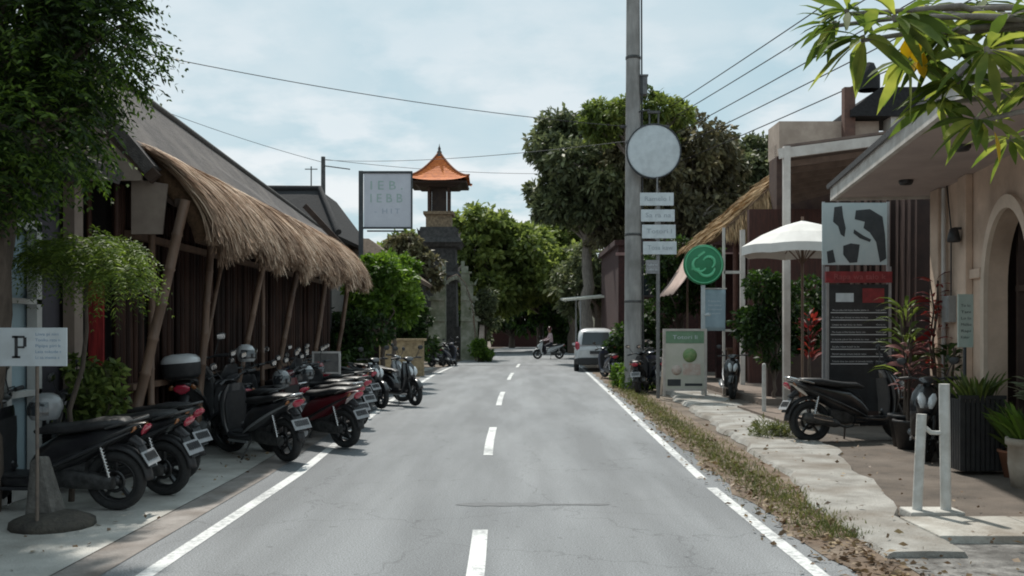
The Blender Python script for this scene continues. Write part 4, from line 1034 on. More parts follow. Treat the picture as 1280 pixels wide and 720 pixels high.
# roof: flat soffit, fascia, low pitched tiles
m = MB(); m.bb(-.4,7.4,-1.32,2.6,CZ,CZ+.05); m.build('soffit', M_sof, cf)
m = MB(); m.bb(-.45,7.45,-1.38,-1.325,CZ-.04,CZ+.15); m.bb(-.46,-.405,-1.32,2.6,CZ-.04,CZ+.12); m.build('fascia', mat('fascia_paint', (.56,.53,.49), (.46,.43,.40), rough=.7, scale=4, dirt=((.3,.26,.22), .5, 4)), cf)
m = MB(); m.slab([(-.5,-1.43,CZ+.20),(7.5,-1.43,CZ+.20),(7.5,2.8,CZ+1.1),(-.5,2.8,CZ+1.1)], .06); m.build('roof', mat('verge_dark', (.12,.115,.115), (.08,.075,.075), rough=.7, scale=12, bump=.4), cf)
for k in range(2):
    m = MB(); m.lathe([(.001,CZ-.06),(.07,CZ-.06),(.09,CZ-.03),(.09,CZ-.002)], (1.2+2.4*k,-.7,0), 16); m.build('ceiling_lamp', M_blkp, cf)
m = MB(); m.tube([(.52,-.05,.1),(.52,-.05,CZ-.02)], .03, 10); m.build('downpipe', M_wht, cf)
m = MB(); m.bb(.66,.92,-.10,-.002,1.75,2.1); m.bb(.69,.89,-.112,-.101,1.8,2.05); m.build('meter_box', mat('meter_grey', (.32,.33,.33), (.25,.26,.26), rough=.6), cf)
m = MB(); m.tube([(.79,-.03,2.1),(.79,-.03,3.0),(.6,-.03,CZ)], .01, 6); m.build('conduit', M_blkp, cf)
m = MB(); m.lathe([(.001,2.95),(.05,2.93),(.085,2.78),(.07,2.76),(.001,2.78)], (1.45,-.18,0), 14); m.bb(1.435,1.465,-.18,-.09,2.92,2.95); m.build('wall_lamp', M_blkp, cf)
# the dark bay beyond, with hanging curtains
by = thing('curtained_bay', 'dark brown bay with hanging curtains at the far end of the cafe', 'building', (6.3, 16.2, 0))
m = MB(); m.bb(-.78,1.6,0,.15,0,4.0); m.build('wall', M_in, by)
m = MB()
for i in range(11):
    x = -.62+i*.105; m.tube([(x,-.14+.03*math.sin(i*2.4),1.7),(x+.01,-.16+.03*math.sin(i*2.4),3.9)], .03+.014*math.sin(i*1.7), 8)
m.build('curtain', mat('curtain_cloth', (.20,.13,.11), (.07,.045,.04), rough=.9, scale=6, stretch=(8,1,.2)), by)
# ------------------------------------------------------------ utility pole with its signs, wires
M_pole = mat('pole_concrete', (.36,.35,.34), (.26,.255,.25), rough=.9, scale=4, stretch=(3,3,.5), bump=.3, bscale=30, dirt=((.12,.115,.105), .8, 1.1))
up = thing('utility_pole', 'tall round concrete utility pole beside the white round sign', 'utility pole', (3.33, 26.4, 0)); up.scale = (1.1, 1.1, 1.08)
m = MB(); m.tube([(0,0,-.05),(0,0,4),(0,0,8),(0,0,12.2)], [.225,.205,.18,.155], 24); m.build('shaft', M_pole, up)
for z in (2.2, 3.9, 6.25, 8.4):
    m = MB(); m.lathe([(.215-.004*z,z),(.225-.004*z,z+.01),(.225-.004*z,z+.07),(.215-.004*z,z+.08)], (0,0,0), 24); m.build('steel_band', M_mech, up)
m = MB(); m.bar((-1.0,0,11.4),(1.4,0,11.4),.1,.1); m.bar((-.3,0,6.7),(.9,0,6.7),.06,.06)
m.build('cross_arm', M_mech, up)
m = MB()
for x in (-.9,-.3,.5,1.3): m.lathe([(.03,11.45),(.05,11.5),(.05,11.54),(.035,11.56),(.055,11.6),(.03,11.66)], (x,0,0), 10)
m.build('insulator', M_stone, up)
m = MB(); m.bb(.17,.34,-.13,.13,7.5,7.95); m.bb(.16,.36,-.15,.15,7.95,7.99); m.build('junction_box', mat('box_grey', (.16,.165,.17), (.1,.1,.11), rough=.6, scale=6), up)
m = MB(); m.tube([(.19,-.1,12),(.2,-.12,8),(.225,-.12,4),(.24,-.12,0)], .022, 6); m.build('cable_duct', M_blkp, up)

M_sign = mat('sign_white', (.60,.65,.68), (.52,.57,.60), rough=.6, scale=6, dirt=((.4,.43,.45), .4, 3))
M_dk = mat('sign_dark', (.03,.035,.04), (.05,.055,.06), rough=.6)
rsn = thing('round_sign', 'round blank white sign bracketed to the utility pole', 'sign', (X(817,26), 26.0, Z(189,26))); rsn.scale = (1.106, 1, 1.106)
m = MB(); m.lathe([(.001,-.03),(.62,-.03),(.655,-.02),(.655,.05),(.62,.06),(.001,.06)], (0,0,0), 48, 'y'); 
m.build('disc', M_sign, rsn, bevel=0)
m = MB(); m.lathe([(.645,-.045),(.675,-.045),(.675,.07),(.645,.07)], (0,0,0), 48, 'y', closed=True); m.build('rim', M_dk, rsn)
m = MB(); m.tube([(-.45,.45,.0),(.1,.12,.0)], .03, 8); m.build('bracket', M_mech, rsn); m = MB(); m.tube([(-.1,.02,.66),(-.1,.02,1.02),(-.45,.4,1.02)], .022, 8); m.tube([(.12,.02,.66),(.12,.02,.95)], .022, 8); m.bb(-.14,.16,-.02,.06,.93,.99)
m.build('bracket', M_mech, rsn)
dsn = thing('direction_sign', 'thin grey post with four white name boards stacked beside the utility pole', 'sign', (X(823,23), 23, 0))
m = MB(); m.tube([(0,.05,0),(0,.05,4.9)], .045, 10); m.tube([(-.02,.05,4.9),(-.02,.05,5.3)], .02, 8); m.build('post', mat('sign_post', (.22,.22,.22), (.15,.15,.15), rough=.5, metal=.4), dsn)
for i, (pa_, pb_) in enumerate(((241,257),(262,277),(281,298),(302,318))):
    x0 = X(800+i*1.3,23)-X(823,23); x1 = X(842+i*1.2,23)-X(823,23)
    m = MB(); m.bb(x0, x1, -.02, .01, Z(pb_,23), Z(pa_,23)); bo = m.build('name_board', M_sign, dsn, bevel=.004)
    m = MB(); zc = (Z(pa_,23)+Z(pb_,23))/2; text_bars(m, x0+.10, x1-.09, zc-.075, zc+.075, -.022, 1, seed=i+3, gap=.05, jag=False); m.build('lettering', mat('sign_blue_ink', (.27,.32,.36), (.32,.36,.40), rough=.6), bo)
m = MB(); m.bb(-.30,.02,-.01,.01,Z(342,23),Z(325,23)); m.build('name_board', mat('sign_grey', (.30,.30,.31), (.2,.2,.21), rough=.6), dsn)
m = MB(); text_bars(m, -.27, -.02, Z(340,23), Z(328,23), -.012, 2, seed=9); m.build('lettering', M_sign, dsn)

def wire(a, b, sag, r_, label, grp='overhead wires on the right'):
    a, b = Vector(a), Vector(b); n = 24
    pts = [a+(b-a)*(i/n)-Vector((0,0,sag*4*(i/n)*(1-i/n))) for i in range(n+1)]
    base = pts[0].copy(); m = MB(); m.tube([p-base for p in pts], r_, 5)
    o = m.build('overhead_wire', M_blkp, loc=base); tag(o, label, 'wire', grp)
PT = Vector((3.05,24,0))
wire((3.33,26.4,7.22),(-12,19,8.2), .35, .010, 'long cable crossing the street from the utility pole to the upper left', 'cables crossing the street')
wire((3.33,26.4,6.85),(X(404,50),50,Z(200,50)), .25, .011, 'cable sagging from the utility pole to the distant pole on the left', 'cables crossing the street')
wire((X(404,50),50,Z(199,50)),(9,70,Z(212,70)), .5, .014, 'cable running behind the tower roof to the trees', 'cables crossing the street')
wire((X(404,50),50,Z(203,50)),(-20,40,13), .3, .013, 'cable leaving the distant pole to the left', 'cables crossing the street')
ends = [((14.9,-4,11.9),(6.3,44.4,11.3)),((15.1,-4,11.3),(6.5,44.4,10.9)),((15.4,-4,10.6),(6.8,44.4,10.3)),((15.8,-4,9.9),(7.0,44.4,9.8)),((16.2,-4,9.2),(7.2,44.4,9.2))]
nm = ['topmost', 'second', 'third', 'fourth', 'lowest']
for k, (a, b) in enumerate(ends): wire(a, b, .35, .019, nm[k]+' of the five wires slanting over the pergola to the trees')
p2 = thing('utility_pole', 'concrete pole half hidden in the trees where the slanting wires end', 'utility pole', (6.75, 44.5, 0), 0)
m = MB(); m.tube([(0,0,0),(0,0,11.4)], [.17,.11], 14); m.build('shaft', M_pole, p2); m = MB(); m.bar((-.6,0,11.1),(.6,0,11.1),.08,.08); m.build('cross_arm', M_mech, p2)
p3 = thing('utility_pole', 'distant dark pole rising behind the tiled house', 'utility pole', (X(404,50), 50, 0), 0)
m = MB(); m.tube([(0,0,0),(0,0,Z(196,50))], [.16,.11], 12); m.build('shaft', M_mech, p3); m = MB(); m.bar((-.1,0,10.2),(1.4,0,10.0),.05,.05); m.build('cross_arm', M_mech, p3)
an = MB(); an.tube([(0,0,0),(0,0,Z(208,46))], [.05,.03], 8); an.bb(-.3,.3,-.02,.02,Z(212,46),Z(212,46)+.04)
tag(an.build('antenna', M_mech, loc=(X(389,46),46,0)), 'thin antenna mast left of the distant dark pole', 'antenna')

# ------------------------------------------------------------ billboard on the left
bb_ = thing('billboard', 'square white billboard in black frame with green lettering on a tall post', 'billboard', (X(453,30), 30, 0))
x0, x1 = X(455,30)-X(453,30), X(514,30)-X(453,30); z0, z1 = Z(284,30), Z(217,30)
m = MB(); m.bb(x0, x1, -.04, .04, z0, z1); m.build('panel', mat('billboard_white', (.56,.57,.63), (.50,.51,.57), rough=.6, scale=2), bb_)
m = MB(); m.bb(x0-.06,x1+.04,-.07,.06,z1,z1+.07); m.bb(x0-.04,x1+.04,-.07,.06,z0-.05,z0); m.bb(x1,x1+.04,-.07,.06,z0,z1); m.bb(x0+.1,x1-.2,-.05,.05,z0-.14,z0-.1)
m.build('frame', M_dk, bb_)
m = MB(); m.bb(-.11,.02,-.06,.06,0,z1+.08); m.build('post', M_dk, bb_)
M_gi = mat('green_ink', (.30,.42,.38), (.36,.46,.44), rough=.7)
m = MB(); W = x1-x0; Hh = z1-z0
text_line(m, 'I E B .', x0+W*.12, z0+Hh*.70, Hh*.17, -.045, W*.70); text_line(m, 'I E B B', x0+W*.12, z0+Hh*.46, Hh*.17, -.045, W*.70)
m.build('lettering', M_gi, bb_)
m = MB(); text_line(m, '-  H I T', x0+W*.22, z0+Hh*.25, Hh*.10, -.045, W*.54)
m.build('lettering', mat('blue_ink', (.33,.38,.46), (.38,.42,.5), rough=.7), bb_)

# ------------------------------------------------------------ parking sign
ps = thing('parking_sign', 'white sign with black letter P and small blue text on a thin pole', 'parking sign', (X(45,7.75), 7.75, 0))
m = MB(); m.tube([(0,.02,0),(0,.02,1.64)], .014, 10); m.build('pole', mat('rusty_pole', (.18,.14,.11), (.1,.08,.07), rough=.7, scale=12), ps)
m = MB(); m.bb(-.36,.255,-.012,.0,1.355,1.665); bo = m.build('board', mat('parking_white', (.64,.68,.70), (.56,.60,.62), rough=.55, scale=4, dirt=((.4,.4,.38), .4, 5)), ps, bevel=.003)
m = MB(); m.bb(-.165,-.14,-.0125,-.016,1.42,1.60); m.bb(-.185,-.12,-.0125,-.016,1.42,1.437); m.bb(-.185,-.14,-.0125,-.016,1.583,1.60); m.bb(-.14,-.085,-.0125,-.016,1.583,1.60); m.bb(-.14,-.085,-.0125,-.016,1.50,1.516); m.bb(-.095,-.07,-.0125,-.016,1.512,1.588)
m.build('lettering', M_ink, bo)
m = MB(); text_bars(m, .0, .215, 1.40, 1.635, -.0125, 5, seed=2, gap=.35, jag=True); m.build('lettering', mat('sign_text_blue', (.16,.28,.42), (.22,.33,.46), rough=.6), bo)
m = MB(); m.loft([(0,0,0,.19,.0),(0,0,0,.19,.19)],n=4) if False else None
fb = thing('sign_foot', 'rough grey concrete block tapering upwards at the foot of the parking sign', 'concrete block', (X(48,8.0), 8.1, 0))
m = MB(); m.add([(-.12,-.12,0),(.16,-.14,0),(.16,.14,0),(-.1,.14,0),(-.10,-.05,.55),(.0,-.08,.60),(.02,.06,.58),(-.08,.06,.55)], [(0,3,2,1),(4,5,6,7),(0,1,5,4),(1,2,6,5),(2,3,7,6),(3,0,4,7)]); m.build('block', mat('rough_stone', (.17,.16,.145), (.08,.075,.07), rough=.95, scale=7, bump=1, bscale=25), fb, bevel=.02)
m = MB(); m.lathe([(.0,.0),(.34,.0),(.33,.07),(.2,.12),(.0,.13)], (.12,-.1,0), 14); m.build('base', mat('dark_mortar', (.09,.08,.065), (.05,.045,.04), rough=.95, scale=8, bump=1), fb)

# small white framed board among the left scooters
fbd = thing('framed_board', 'small white framed board standing among the left scooters', 'board', (X(408,17.6), 17.6, 0))
m = MB(); w2 = .26
for a in ((-w2,-w2+.035),(w2-.035,w2)): m.bb(a[0],a[1],-.02,.02,0,1.25)
m.bb(-w2+.035,w2-.035,-.019,.019,1.215,1.25); m.bb(-w2+.035,w2-.035,-.019,.019,.84,.87)
m.build('frame', mat('white_frame', (.62,.60,.58), (.5,.48,.46), rough=.6), fbd)
m = MB(); m.bb(-w2+.036,w2-.036,-.008,.008,.871,1.214); m.build('panel', mat('board_grey', (.12,.12,.12), (.2,.19,.18), rough=.6, scale=9), fbd)

# ------------------------------------------------------------ right: framed photo board, green round sign, banner
pb = thing('photo_board', 'standing framed photo board with green header at the walkway edge', 'board', (X(856,23.2), 23.2, .05))
w2 = .50; h = 1.62
m = MB()
for s in (-1,1): m.bb(s*w2-.03, s*w2+.03, -.03, .03, 0, h)
m.bb(-w2+.03,w2-.03,-.028,.028,h-.05,h-.001); m.bb(-w2+.03,w2-.03,-.028,.028,.12,.17)
m.bar((-w2,.02,1.2),(-w2,.5,0),.04,.04); m.bar((w2,.02,1.2),(w2,.5,0),.04,.04)
m.build('frame', M_steel, pb)
m = MB(); m.bb(-w2+.031,w2-.031,-.012,.012,.171,h-.051); m.build('print', mat('print_cream', (.50,.50,.42), (.58,.56,.5), rough=.5, scale=3), pb)
m = MB(); m.bb(-w2+.04,w2-.04,-.0135,-.018,1.27,h-.06); m.build('header', mat('header_green', (.13,.24,.15), (.18,.30,.19), rough=.5), pb)
m = MB(); text_bars(m, -.3, .3, 1.34, 1.48, -.019, 1, seed=5, gap=.1, jag=False); m.build('lettering', M_sign, pb)
m = MB(); m.lathe([(.001,-.022),(.17,-.022),(.17,-.0145),(.001,-.0145)], (.12,0,.98), 24, 'y'); m.build('photo_dish', mat('dish_green', (.14,.28,.10), (.30,.36,.18), rough=.5, scale=14), pb)
m = MB(); m.lathe([(.001,-.022),(.12,-.022),(.12,-.0145),(.001,-.0145)], (-.2,0,.62), 24, 'y'); m.bb(-.05,.38,-.0135,-.02,.5,.78); m.build('photo_plate', mat('plate_pink', (.52,.36,.30), (.6,.55,.5), rough=.5, scale=12), pb)
m = MB(); m.bb(-.42,-.1,-.0135,-.018,.24,.4); m.bb(.0,.42,-.0135,-.018,.24,.3); m.build('photo_shadow', M_dk, pb)
gs = thing('green_sign', 'round green sign with pale emblem on a white post', 'sign', (X(879,23.4), 23.4, .05))
m = MB(); m.bb(-.045,.045,-.02,.05,0,2.9); m.lathe([(.001,1.98),(.07,1.98),(.08,2.02),(.001,2.06)], (.1,-.04,-.05), 12); m.build('post', mat('post_paleblue', (.50,.54,.55), (.42,.45,.46), rough=.6), gs)
m = MB(); m.lathe([(.001,-.05),(.45,-.05),(.49,-.03),(.49,.03),(.45,.05),(.001,.05)], (0,-.03,Z(331,23.4)-.05), 44, 'y'); dsc = m.build('disc', mat('disc_green', (.015,.22,.09), (.02,.17,.075), rough=.45, scale=4), gs)
m = MB(); zc = Z(331,23.4)-.05
for a0, a1, r1, cx_, cz_ in ((100,330,.17,-.1,.0),(-60,160,.14,.12,.05),(180,360,.2,.06,-.08)):
    pts = [(cx_+r1*math.cos(R(a0+(a1-a0)*i/12)), -.088, zc+cz_+r1*math.sin(R(a0+(a1-a0)*i/12))) for i in range(13)]; m.tube(pts, [.02+.02*math.sin(PI*i/12) for i in range(13)], 7)
m.bar((-.14,-.088,zc+.2),(.02,-.088,zc+.31),.015,.05); m.bar((-.3,-.088,zc-.1),(-.1,-.088,zc-.12),.015,.06)
m.build('emblem', mat('emblem_green', (.10,.50,.25), (.16,.55,.32), rough=.5), dsc)
m = MB(); m.lathe([(.43,-.058),(.455,-.058),(.455,-.0505),(.43,-.0505)], (0,-.03,zc), 44, 'y', closed=True); m.build('ring', MATS['emblem_green'], dsc)
bn = thing('banner', 'pale blue cloth banner hanging beside the round green sign', 'banner', (X(893,23.7), 23.7, 0))
m = MB(); n = 8; vs = []
for i in range(n+1):
    for j in range(n+1): vs.append((-.27+.54*i/n, .02*math.sin(i*1.1+j*.3), 1.62+1.02*j/n))
m.add(vs, [(i*(n+1)+j,(i+1)*(n+1)+j,(i+1)*(n+1)+j+1,i*(n+1)+j+1) for i in range(n) for j in range(n)], True)
bno = m.build('cloth', mat('banner_blue', (.33,.43,.49), (.28,.37,.43), rough=.8, scale=4), bn); sm = bno.modifiers.new('thick','SOLIDIFY'); sm.thickness = .004
m = MB(); m.tube([(-.3,0,2.66),(.3,0,2.66)], .015, 8); m.tube([(-.3,.03,0),(-.3,.03,2.7)], .018, 8); m.build('pole', M_steel, bn)
m = MB(); text_bars(m, -.16, .18, 2.0, 2.4, -.03, 4, seed=14); m.build('lettering', M_sign, bn)

# ------------------------------------------------------------ menu stand with poster
mn = thing('menu_board', 'tall black menu board with white price lines under a red header', 'menu board', (X(1073,15.1), 15.1, .02))
w2 = .49
m = MB()
for s in (-1,1): m.bb(s*w2-.022, s*w2+.022, -.02,.02,0,Z(335,15.1))
m.build('frame', mat('alu_frame', (.40,.40,.41), (.32,.32,.33), rough=.4, metal=.5), mn)
m = MB(); m.bb(-w2+.023,w2-.023,-.012,.012,.35,Z(357,15.1)); bo = m.build('panel', mat('chalk_black', (.012,.014,.017), (.03,.034,.038), rough=.45, scale=3), mn)
m = MB(); m.bb(-w2-.03,w2+.03,-.03,.03,Z(355,15.1),Z(341,15.1)); ho = m.build('header', mat('header_red', (.30,.03,.035), (.16,.02,.025), rough=.5, scale=8), mn)
m = MB(); text_bars(m, -.4, .42, Z(353,15.1), Z(343,15.1), -.031, 1, seed=21, gap=.1, jag=False); m.build('lettering', mat('faded_pink', (.36,.10,.10), (.30,.07,.07), rough=.6), ho)
m = MB(); m.bb(-.36,-.08,-.0125,-.016,Z(379,15.1),Z(368,15.1)); m.build('price_card', M_sign, bo)
m = MB(); m.bb(.06,.40,-.0125,-.016,Z(380,15.1),Z(362,15.1)); m.build('price_card', MATS['header_red'], bo)
m = MB()
zt = Z(388,15.1)
for i in range(8):
    zr = zt-i*.115; text_bars(m, -.42, .18+.1*math.sin(i*2), zr-.035, zr, -.0125, 1, seed=30+i, gap=.05); text_bars(m, .27, .42, zr-.035, zr, -.0125, 1, seed=60+i, gap=.05, jag=False)
    m.bb(-.44,.44,-.0125,-.0145,zr-.062,zr-.05)
m.build('lettering', mat('chalk_text', (.62,.63,.64), (.5,.51,.52), rough=.8), bo)
po = thing('poster', 'white poster with black painted figures above the red menu header', 'poster', (X(1070,15.2), 15.16, Z(295,15.2)))
w2 = .55; hz = .52
m = MB(); m.bb(-w2,w2*.86,-.01,.01,-hz+.06,hz); pp = m.build('sheet', mat('poster_white', (.42,.50,.52), (.50,.56,.57), rough=.6, scale=3), po)
def blob(mb, pts, y=-.013):
    n = len(pts); mb.add([(x, y, z) for x, z in pts]+[(x, y+.002, z) for x, z in pts], [tuple(range(n)), tuple(reversed(range(n, 2*n)))]+[(i,(i+1)%n,(i+1)%n+n,i+n) for i in range(n)])
m = MB()
blob(m, [(-.36,.45),(-.24,.47),(-.22,.3),(-.18,.12),(-.2,-.02),(-.26,.02),(-.3,.15),(-.38,.22)])
blob(m, [(-.02,.4),(.2,.42),(.40,.3),(.44,.02),(.46,-.36),(.36,-.42),(.3,-.1),(.2,.05),(.1,.12),(.12,.22),(-.04,.26)])
blob(m, [(-.22,-.16),(-.1,-.12),(.04,-.14),(.02,-.3),(.0,-.42),(-.12,-.43),(-.22,-.3)])
blob(m, [(-.48,-.25),(-.38,-.22),(-.34,-.42),(-.46,-.44)])
blob(m, [(-.05,.1),(.1,.0),(.22,-.06),(.2,-.1),(.04,-.04),(-.06,.04)])
m.build('figure', M_dk, pp)
m = MB()
for s in (-.52,.5): m.bb(s-.02,s+.02,.012,.04,-Z(295,15.2)+.05,hz+.02)
m.build('post', MATS['alu_frame'], po)

# ------------------------------------------------------------ right foreground: white posts, bollard, planter
M_wpost = mat('whitewashed', (.58,.58,.56), (.48,.48,.46), rough=.8, scale=8, bump=.3, dirt=((.3,.27,.23), .5, 4))
br = thing('white_barrier', 'pair of unequal white posts joined by a short rail on a concrete foot', 'barrier', (X(1170,8.2), 8.3, .02))
for (x, h_, lean, r_) in ((-.12,.90,.04,.042),(.13,1.16,-.015,.045)):
    m = MB(); m.tube([(x,0,.04),(x+lean,0,h_)], r_, 14); m.build('post', M_wpost, br)
m = MB(); m.tube([(-.09,0,.82),(0,0,.74),(.12,0,.735)], .02, 10); m.build('rail', M_wpost, br)
m = MB(); m.bb(-.22,.24,-.13,.14,0,.075); m.build('foot', M_conc, br, bevel=.012)
bo_ = thing('bollard', 'single thin white bollard post at the far yard edge', 'bollard', (X(955,18.2), 18.2, .02))
m = MB(); m.tube([(0,0,0),(0,0,.96)], [.042,.038], 12); m.lathe([(.038,.96),(.03,.985),(.001,.995)], (0,0,0), 12); m.build('post', M_wpost, bo_); m = MB(); m.lathe([(.1,0),(.1,.03),(.05,.06)], (0,0,0), 12); m.build('foot', M_conc, bo_)
px_ = thing('planter_box', 'tall black slatted planter box before the arched doorway', 'planter', (X(1220,10.9), 10.9, .02)); px_.scale = (.7,.7,.85)
m = MB()
for i in range(9): m.bb(-.34+.078*i,-.34+.078*i+.055,-.23,-.20,.06,1.0); 
for i in range(6): m.bb(-.36,-.33,-.22+.078*i,-.22+.078*i+.055,.06,1.0); m.bb(.33,.36,-.22+.078*i,-.22+.078*i+.055,.06,1.0)
m.bb(-.33,.33,-.19,.24,.05,.95); m.bb(-.37,.37,-.25,-.19,1.0,1.05); m.bb(-.37,.37,.22,.28,1.0,1.05)
m.build('box', mat('black_timber', (.02,.02,.022), (.035,.035,.035), rough=.7, scale=5, bump=.3), px_)
m = MB(); m.bb(-.33,.33,-.189,.219,.951,.97); m.build('soil', M_soil, px_)
ct = thing('concrete_planter', 'round pale concrete planter at the right edge by the yard', 'planter', (X(1292,9.9), 9.9, .02)); ct.scale = (.8,.8,.85)
m = MB(); m.lathe([(.001,0),(.26,0),(.30,.28),(.30,.50),(.33,.52),(.33,.60),(.27,.60),(.26,.5),(.001,.5)], (0,0,0), 26); m.build('pot', mat('planter_concrete', (.42,.37,.31), (.32,.28,.23), rough=.9, scale=5, bump=.3, dirt=((.2,.16,.12), .6, 3)), ct)
ls = thing('small_post_sign', 'small pale green sign on a slim black post before the cafe column', 'sign', (X(1211,11.3), 11.4, .02))
m = MB(); m.tube([(0,0,0),(0,0,1.55)], .02, 8); m.build('post', M_dk, ls)
m = MB(); m.bb(-.09,.09,-.025,-.005,1.42,2.05); sb = m.build('board', mat('sign_palegreen', (.42,.52,.47), (.5,.57,.52), rough=.6, scale=5), ls)
m = MB(); text_bars(m, -.06, .07, 1.5, 1.95, -.026, 6, seed=77); m.build('lettering', M_dk, sb)

# ------------------------------------------------------------ white car
def car():
    c = thing('parked_car', 'white hatchback parked beyond the utility pole seen from behind', 'car', (3.42, 39.5, 0), R(86))
    P = P_white
    b = MB()   # local x forward
    b.loft([(-2.02,.62,0,.70,.24),(-1.98,.66,0,.80,.34),(-1.6,.68,0,.84,.40),(-.5,.67,0,.85,.41),(.7,.66,0,.85,.38),(1.5,.62,0,.83,.32),(1.95,.55,0,.74,.24),(2.05,.5,0,.6,.16)], n=28, p=5)
    b.build('body', P, c)
    k = MB(); k.loft([(-1.93,1.02,0,.70,.06),(-1.78,1.25,0,.70,.32),(-1.4,1.30,0,.69,.40),(-.3,1.30,0,.69,.42),(.3,1.26,0,.68,.38),(.75,1.13,0,.68,.2),(1.05,1.02,0,.66,.04)], n=28, p=4); k.build('roof', P, c)
    gl = glassmat('car_glass', (.015,.02,.022))
    m = MB(); m.add([(-1.985,-.56,1.06),(-1.985,.56,1.06),(-1.80,.5,1.54),(-1.80,-.5,1.54),(-1.96,-.56,1.05),(-1.96,.56,1.05),(-1.77,.5,1.55),(-1.77,-.5,1.55)], [(0,1,2,3),(4,7,6,5),(0,4,5,1),(1,5,6,2),(2,6,7,3),(3,7,4,0)]); m.build('rear_window', gl, c)
    for s in (-1,1):
        for x0, x1, t0, t1 in ((-1.6,-.75,-1.5,-.75),(-.68,.15,-.68,.05),(.2,.78,.12,.35)):
            m = MB(); m.prism([(x0,1.08),(x1,1.08),(t1,1.5),(t0,1.5)], s*.695, s*.715); m.build('side_window', gl, c)
        m = MB(); m.loft([(-2.0,.98,0,.06,.16,s*.70),(-1.9,1.0,0,.07,.17,s*.74)], n=12, p=4); m.build('tail_light', M_red, c)
        m = MB(); m.loft([(.55,1.05,0,.09,.06,s*.86),(.68,1.05,0,.07,.05,s*.86)], n=12); m.build('mirror', P, c)
        for x in (-.5,.35): m = MB(); m.bb(x,x+.18,s*.845,s*.865,.9,.93); m.build('door_handle', M_chrome, c)
    m = MB(); m.add([(1.04,-.55,1.03),(1.04,.55,1.03),(.5,.5,1.56),(.5,-.5,1.56),(1.0,-.55,1.0),(1.0,.55,1.0),(.46,.5,1.53),(.46,-.5,1.53)], [(0,3,2,1),(4,5,6,7),(0,1,5,4),(1,2,6,5),(2,3,7,6),(3,0,4,7)]); m.build('windscreen', gl, c)
    m = MB(); m.loft([(-2.1,.42,0,.72,.12),(-1.95,.42,0,.83,.15)], n=24, p=5); m.build('bumper', M_blkp, c)
    m = MB(); m.bb(-2.06,-2.03,-.24,.24,.70,.82); m.build('license_plate', M_ink, c)
    for x in (-1.25,1.28):
        for s in (-1,1):
            t = MB(); t.lathe([(.19,-.09),(.28,-.1),(.31,-.07),(.31,.07),(.28,.1),(.19,.09)], (x,s*.76,.31), 26, 'y', closed=True)
            h = MB(); h.lathe([(.0,.06),(.06,.07),(.19,.05),(.2,.0),(.19,-.05),(.06,-.07),(.0,-.06)], (x,s*.76,.31), 20, 'y')
            wo_ = MB(); wo_.lathe([(.03,-.1),(.05,-.1),(.05,.1),(.03,.1)], (x,s*.76,.31), 10, 'y', closed=True); o = wo_.build('wheel', M_mech, c); t.build('tyre', M_tyre, o); h.build('rim', M_rim if False else M_chrome, o)
    return c
car()

# ------------------------------------------------------------ rider on a white scooter in the distance
RX, RY, RH = 2.05, 54.0, 195.0
rs_ = make_scooter(P_white, P_silver, 'white scooter being ridden out of the far junction', None)
rs_.name = 'ridden_scooter'; rs_.location = (RX, RY, 0); rs_.rotation_euler = (0, 0, R(RH))
def person(name, label, loc, rz, joints, edges, shirt, trousers, hairc):
    root = thing(name, label, 'person', loc, rz)
    me = bpy.data.meshes.new('body'); me.from_pydata([j[0] for j in joints], edges, []); o = bpy.data.objects.new('body', me); col.objects.link(o); o.parent = root
    sk = o.modifiers.new('skin', 'SKIN'); 
    for i, j in enumerate(joints): me.skin_vertices[0].data[i].radius = (j[1], j[2] if len(j) > 2 else j[1])
    me.skin_vertices[0].data[0].use_root = True
    sb_ = o.modifiers.new('sub', 'SUBSURF'); sb_.levels = 2; sb_.render_levels = 2
    return root, o
SK = mat('skin', (.26,.14,.09), (.22,.115,.075), rough=.6, scale=4)
J = [((-.18,0,.86),.15,.12),((-.17,0,1.05),.13,.10),((-.13,0,1.25),.16,.11),((-.11,0,1.40),.09,.08),((-.09,0,1.47),.05),((-.06,0,1.55),.075,.085),((-.06,0,1.67),.085,.095),((-.06,0,1.74),.05,.05)]
E_ = [(0,1),(1,2),(2,3),(3,4),(4,5),(5,6),(6,7)]
for s in (-1,1):
    b0 = len(J)
    J += [((-.12,s*.19,1.38),.058),((-.02,s*.27,1.14),.045),((.2,s*.29,1.05),.034),((.30,s*.30,1.05),.03)]
    E_ += [(3,b0),(b0,b0+1),(b0+1,b0+2),(b0+2,b0+3)]
    for q, (dy, dx_) in enumerate(((-.03,.07),(-.01,.085),(.01,.08),(.03,.065),(-.04,.03))):
        J.append(((.30+dx_, s*.30+dy, 1.04-.02*(q < 4)),.010)); E_.append((b0+3, len(J)-1))
    b1 = len(J)
    J += [((-.12,s*.11,.86),.10),((.27,s*.17,.72),.075),((.2,s*.16,.42),.05),((.2,s*.16,.30),.042),((.36,s*.17,.285),.035)]
    E_ += [(0,b1),(b1,b1+1),(b1+1,b1+2),(b1+2,b1+3),(b1+3,b1+4)]
person_root, body = person('person', 'rider in pale pink shirt and dark trousers on the distant white scooter', rs_.location, R(RH), J, E_, None, None, None)
pm = bpy.data.materials.new('rider_clothes'); nt2, out2 = nodes_of(pm); N2, L2 = nt2.nodes, nt2.links
bs = N2.new('ShaderNodeBsdfPrincipled'); bs.inputs['Roughness'].default_value = .8; L2.new(bs.outputs[0], out2.inputs[0])
tcx = N2.new('ShaderNodeTexCoord'); sx = N2.new('ShaderNodeSeparateXYZ'); L2.new(tcx.outputs['Object'], sx.inputs[0])
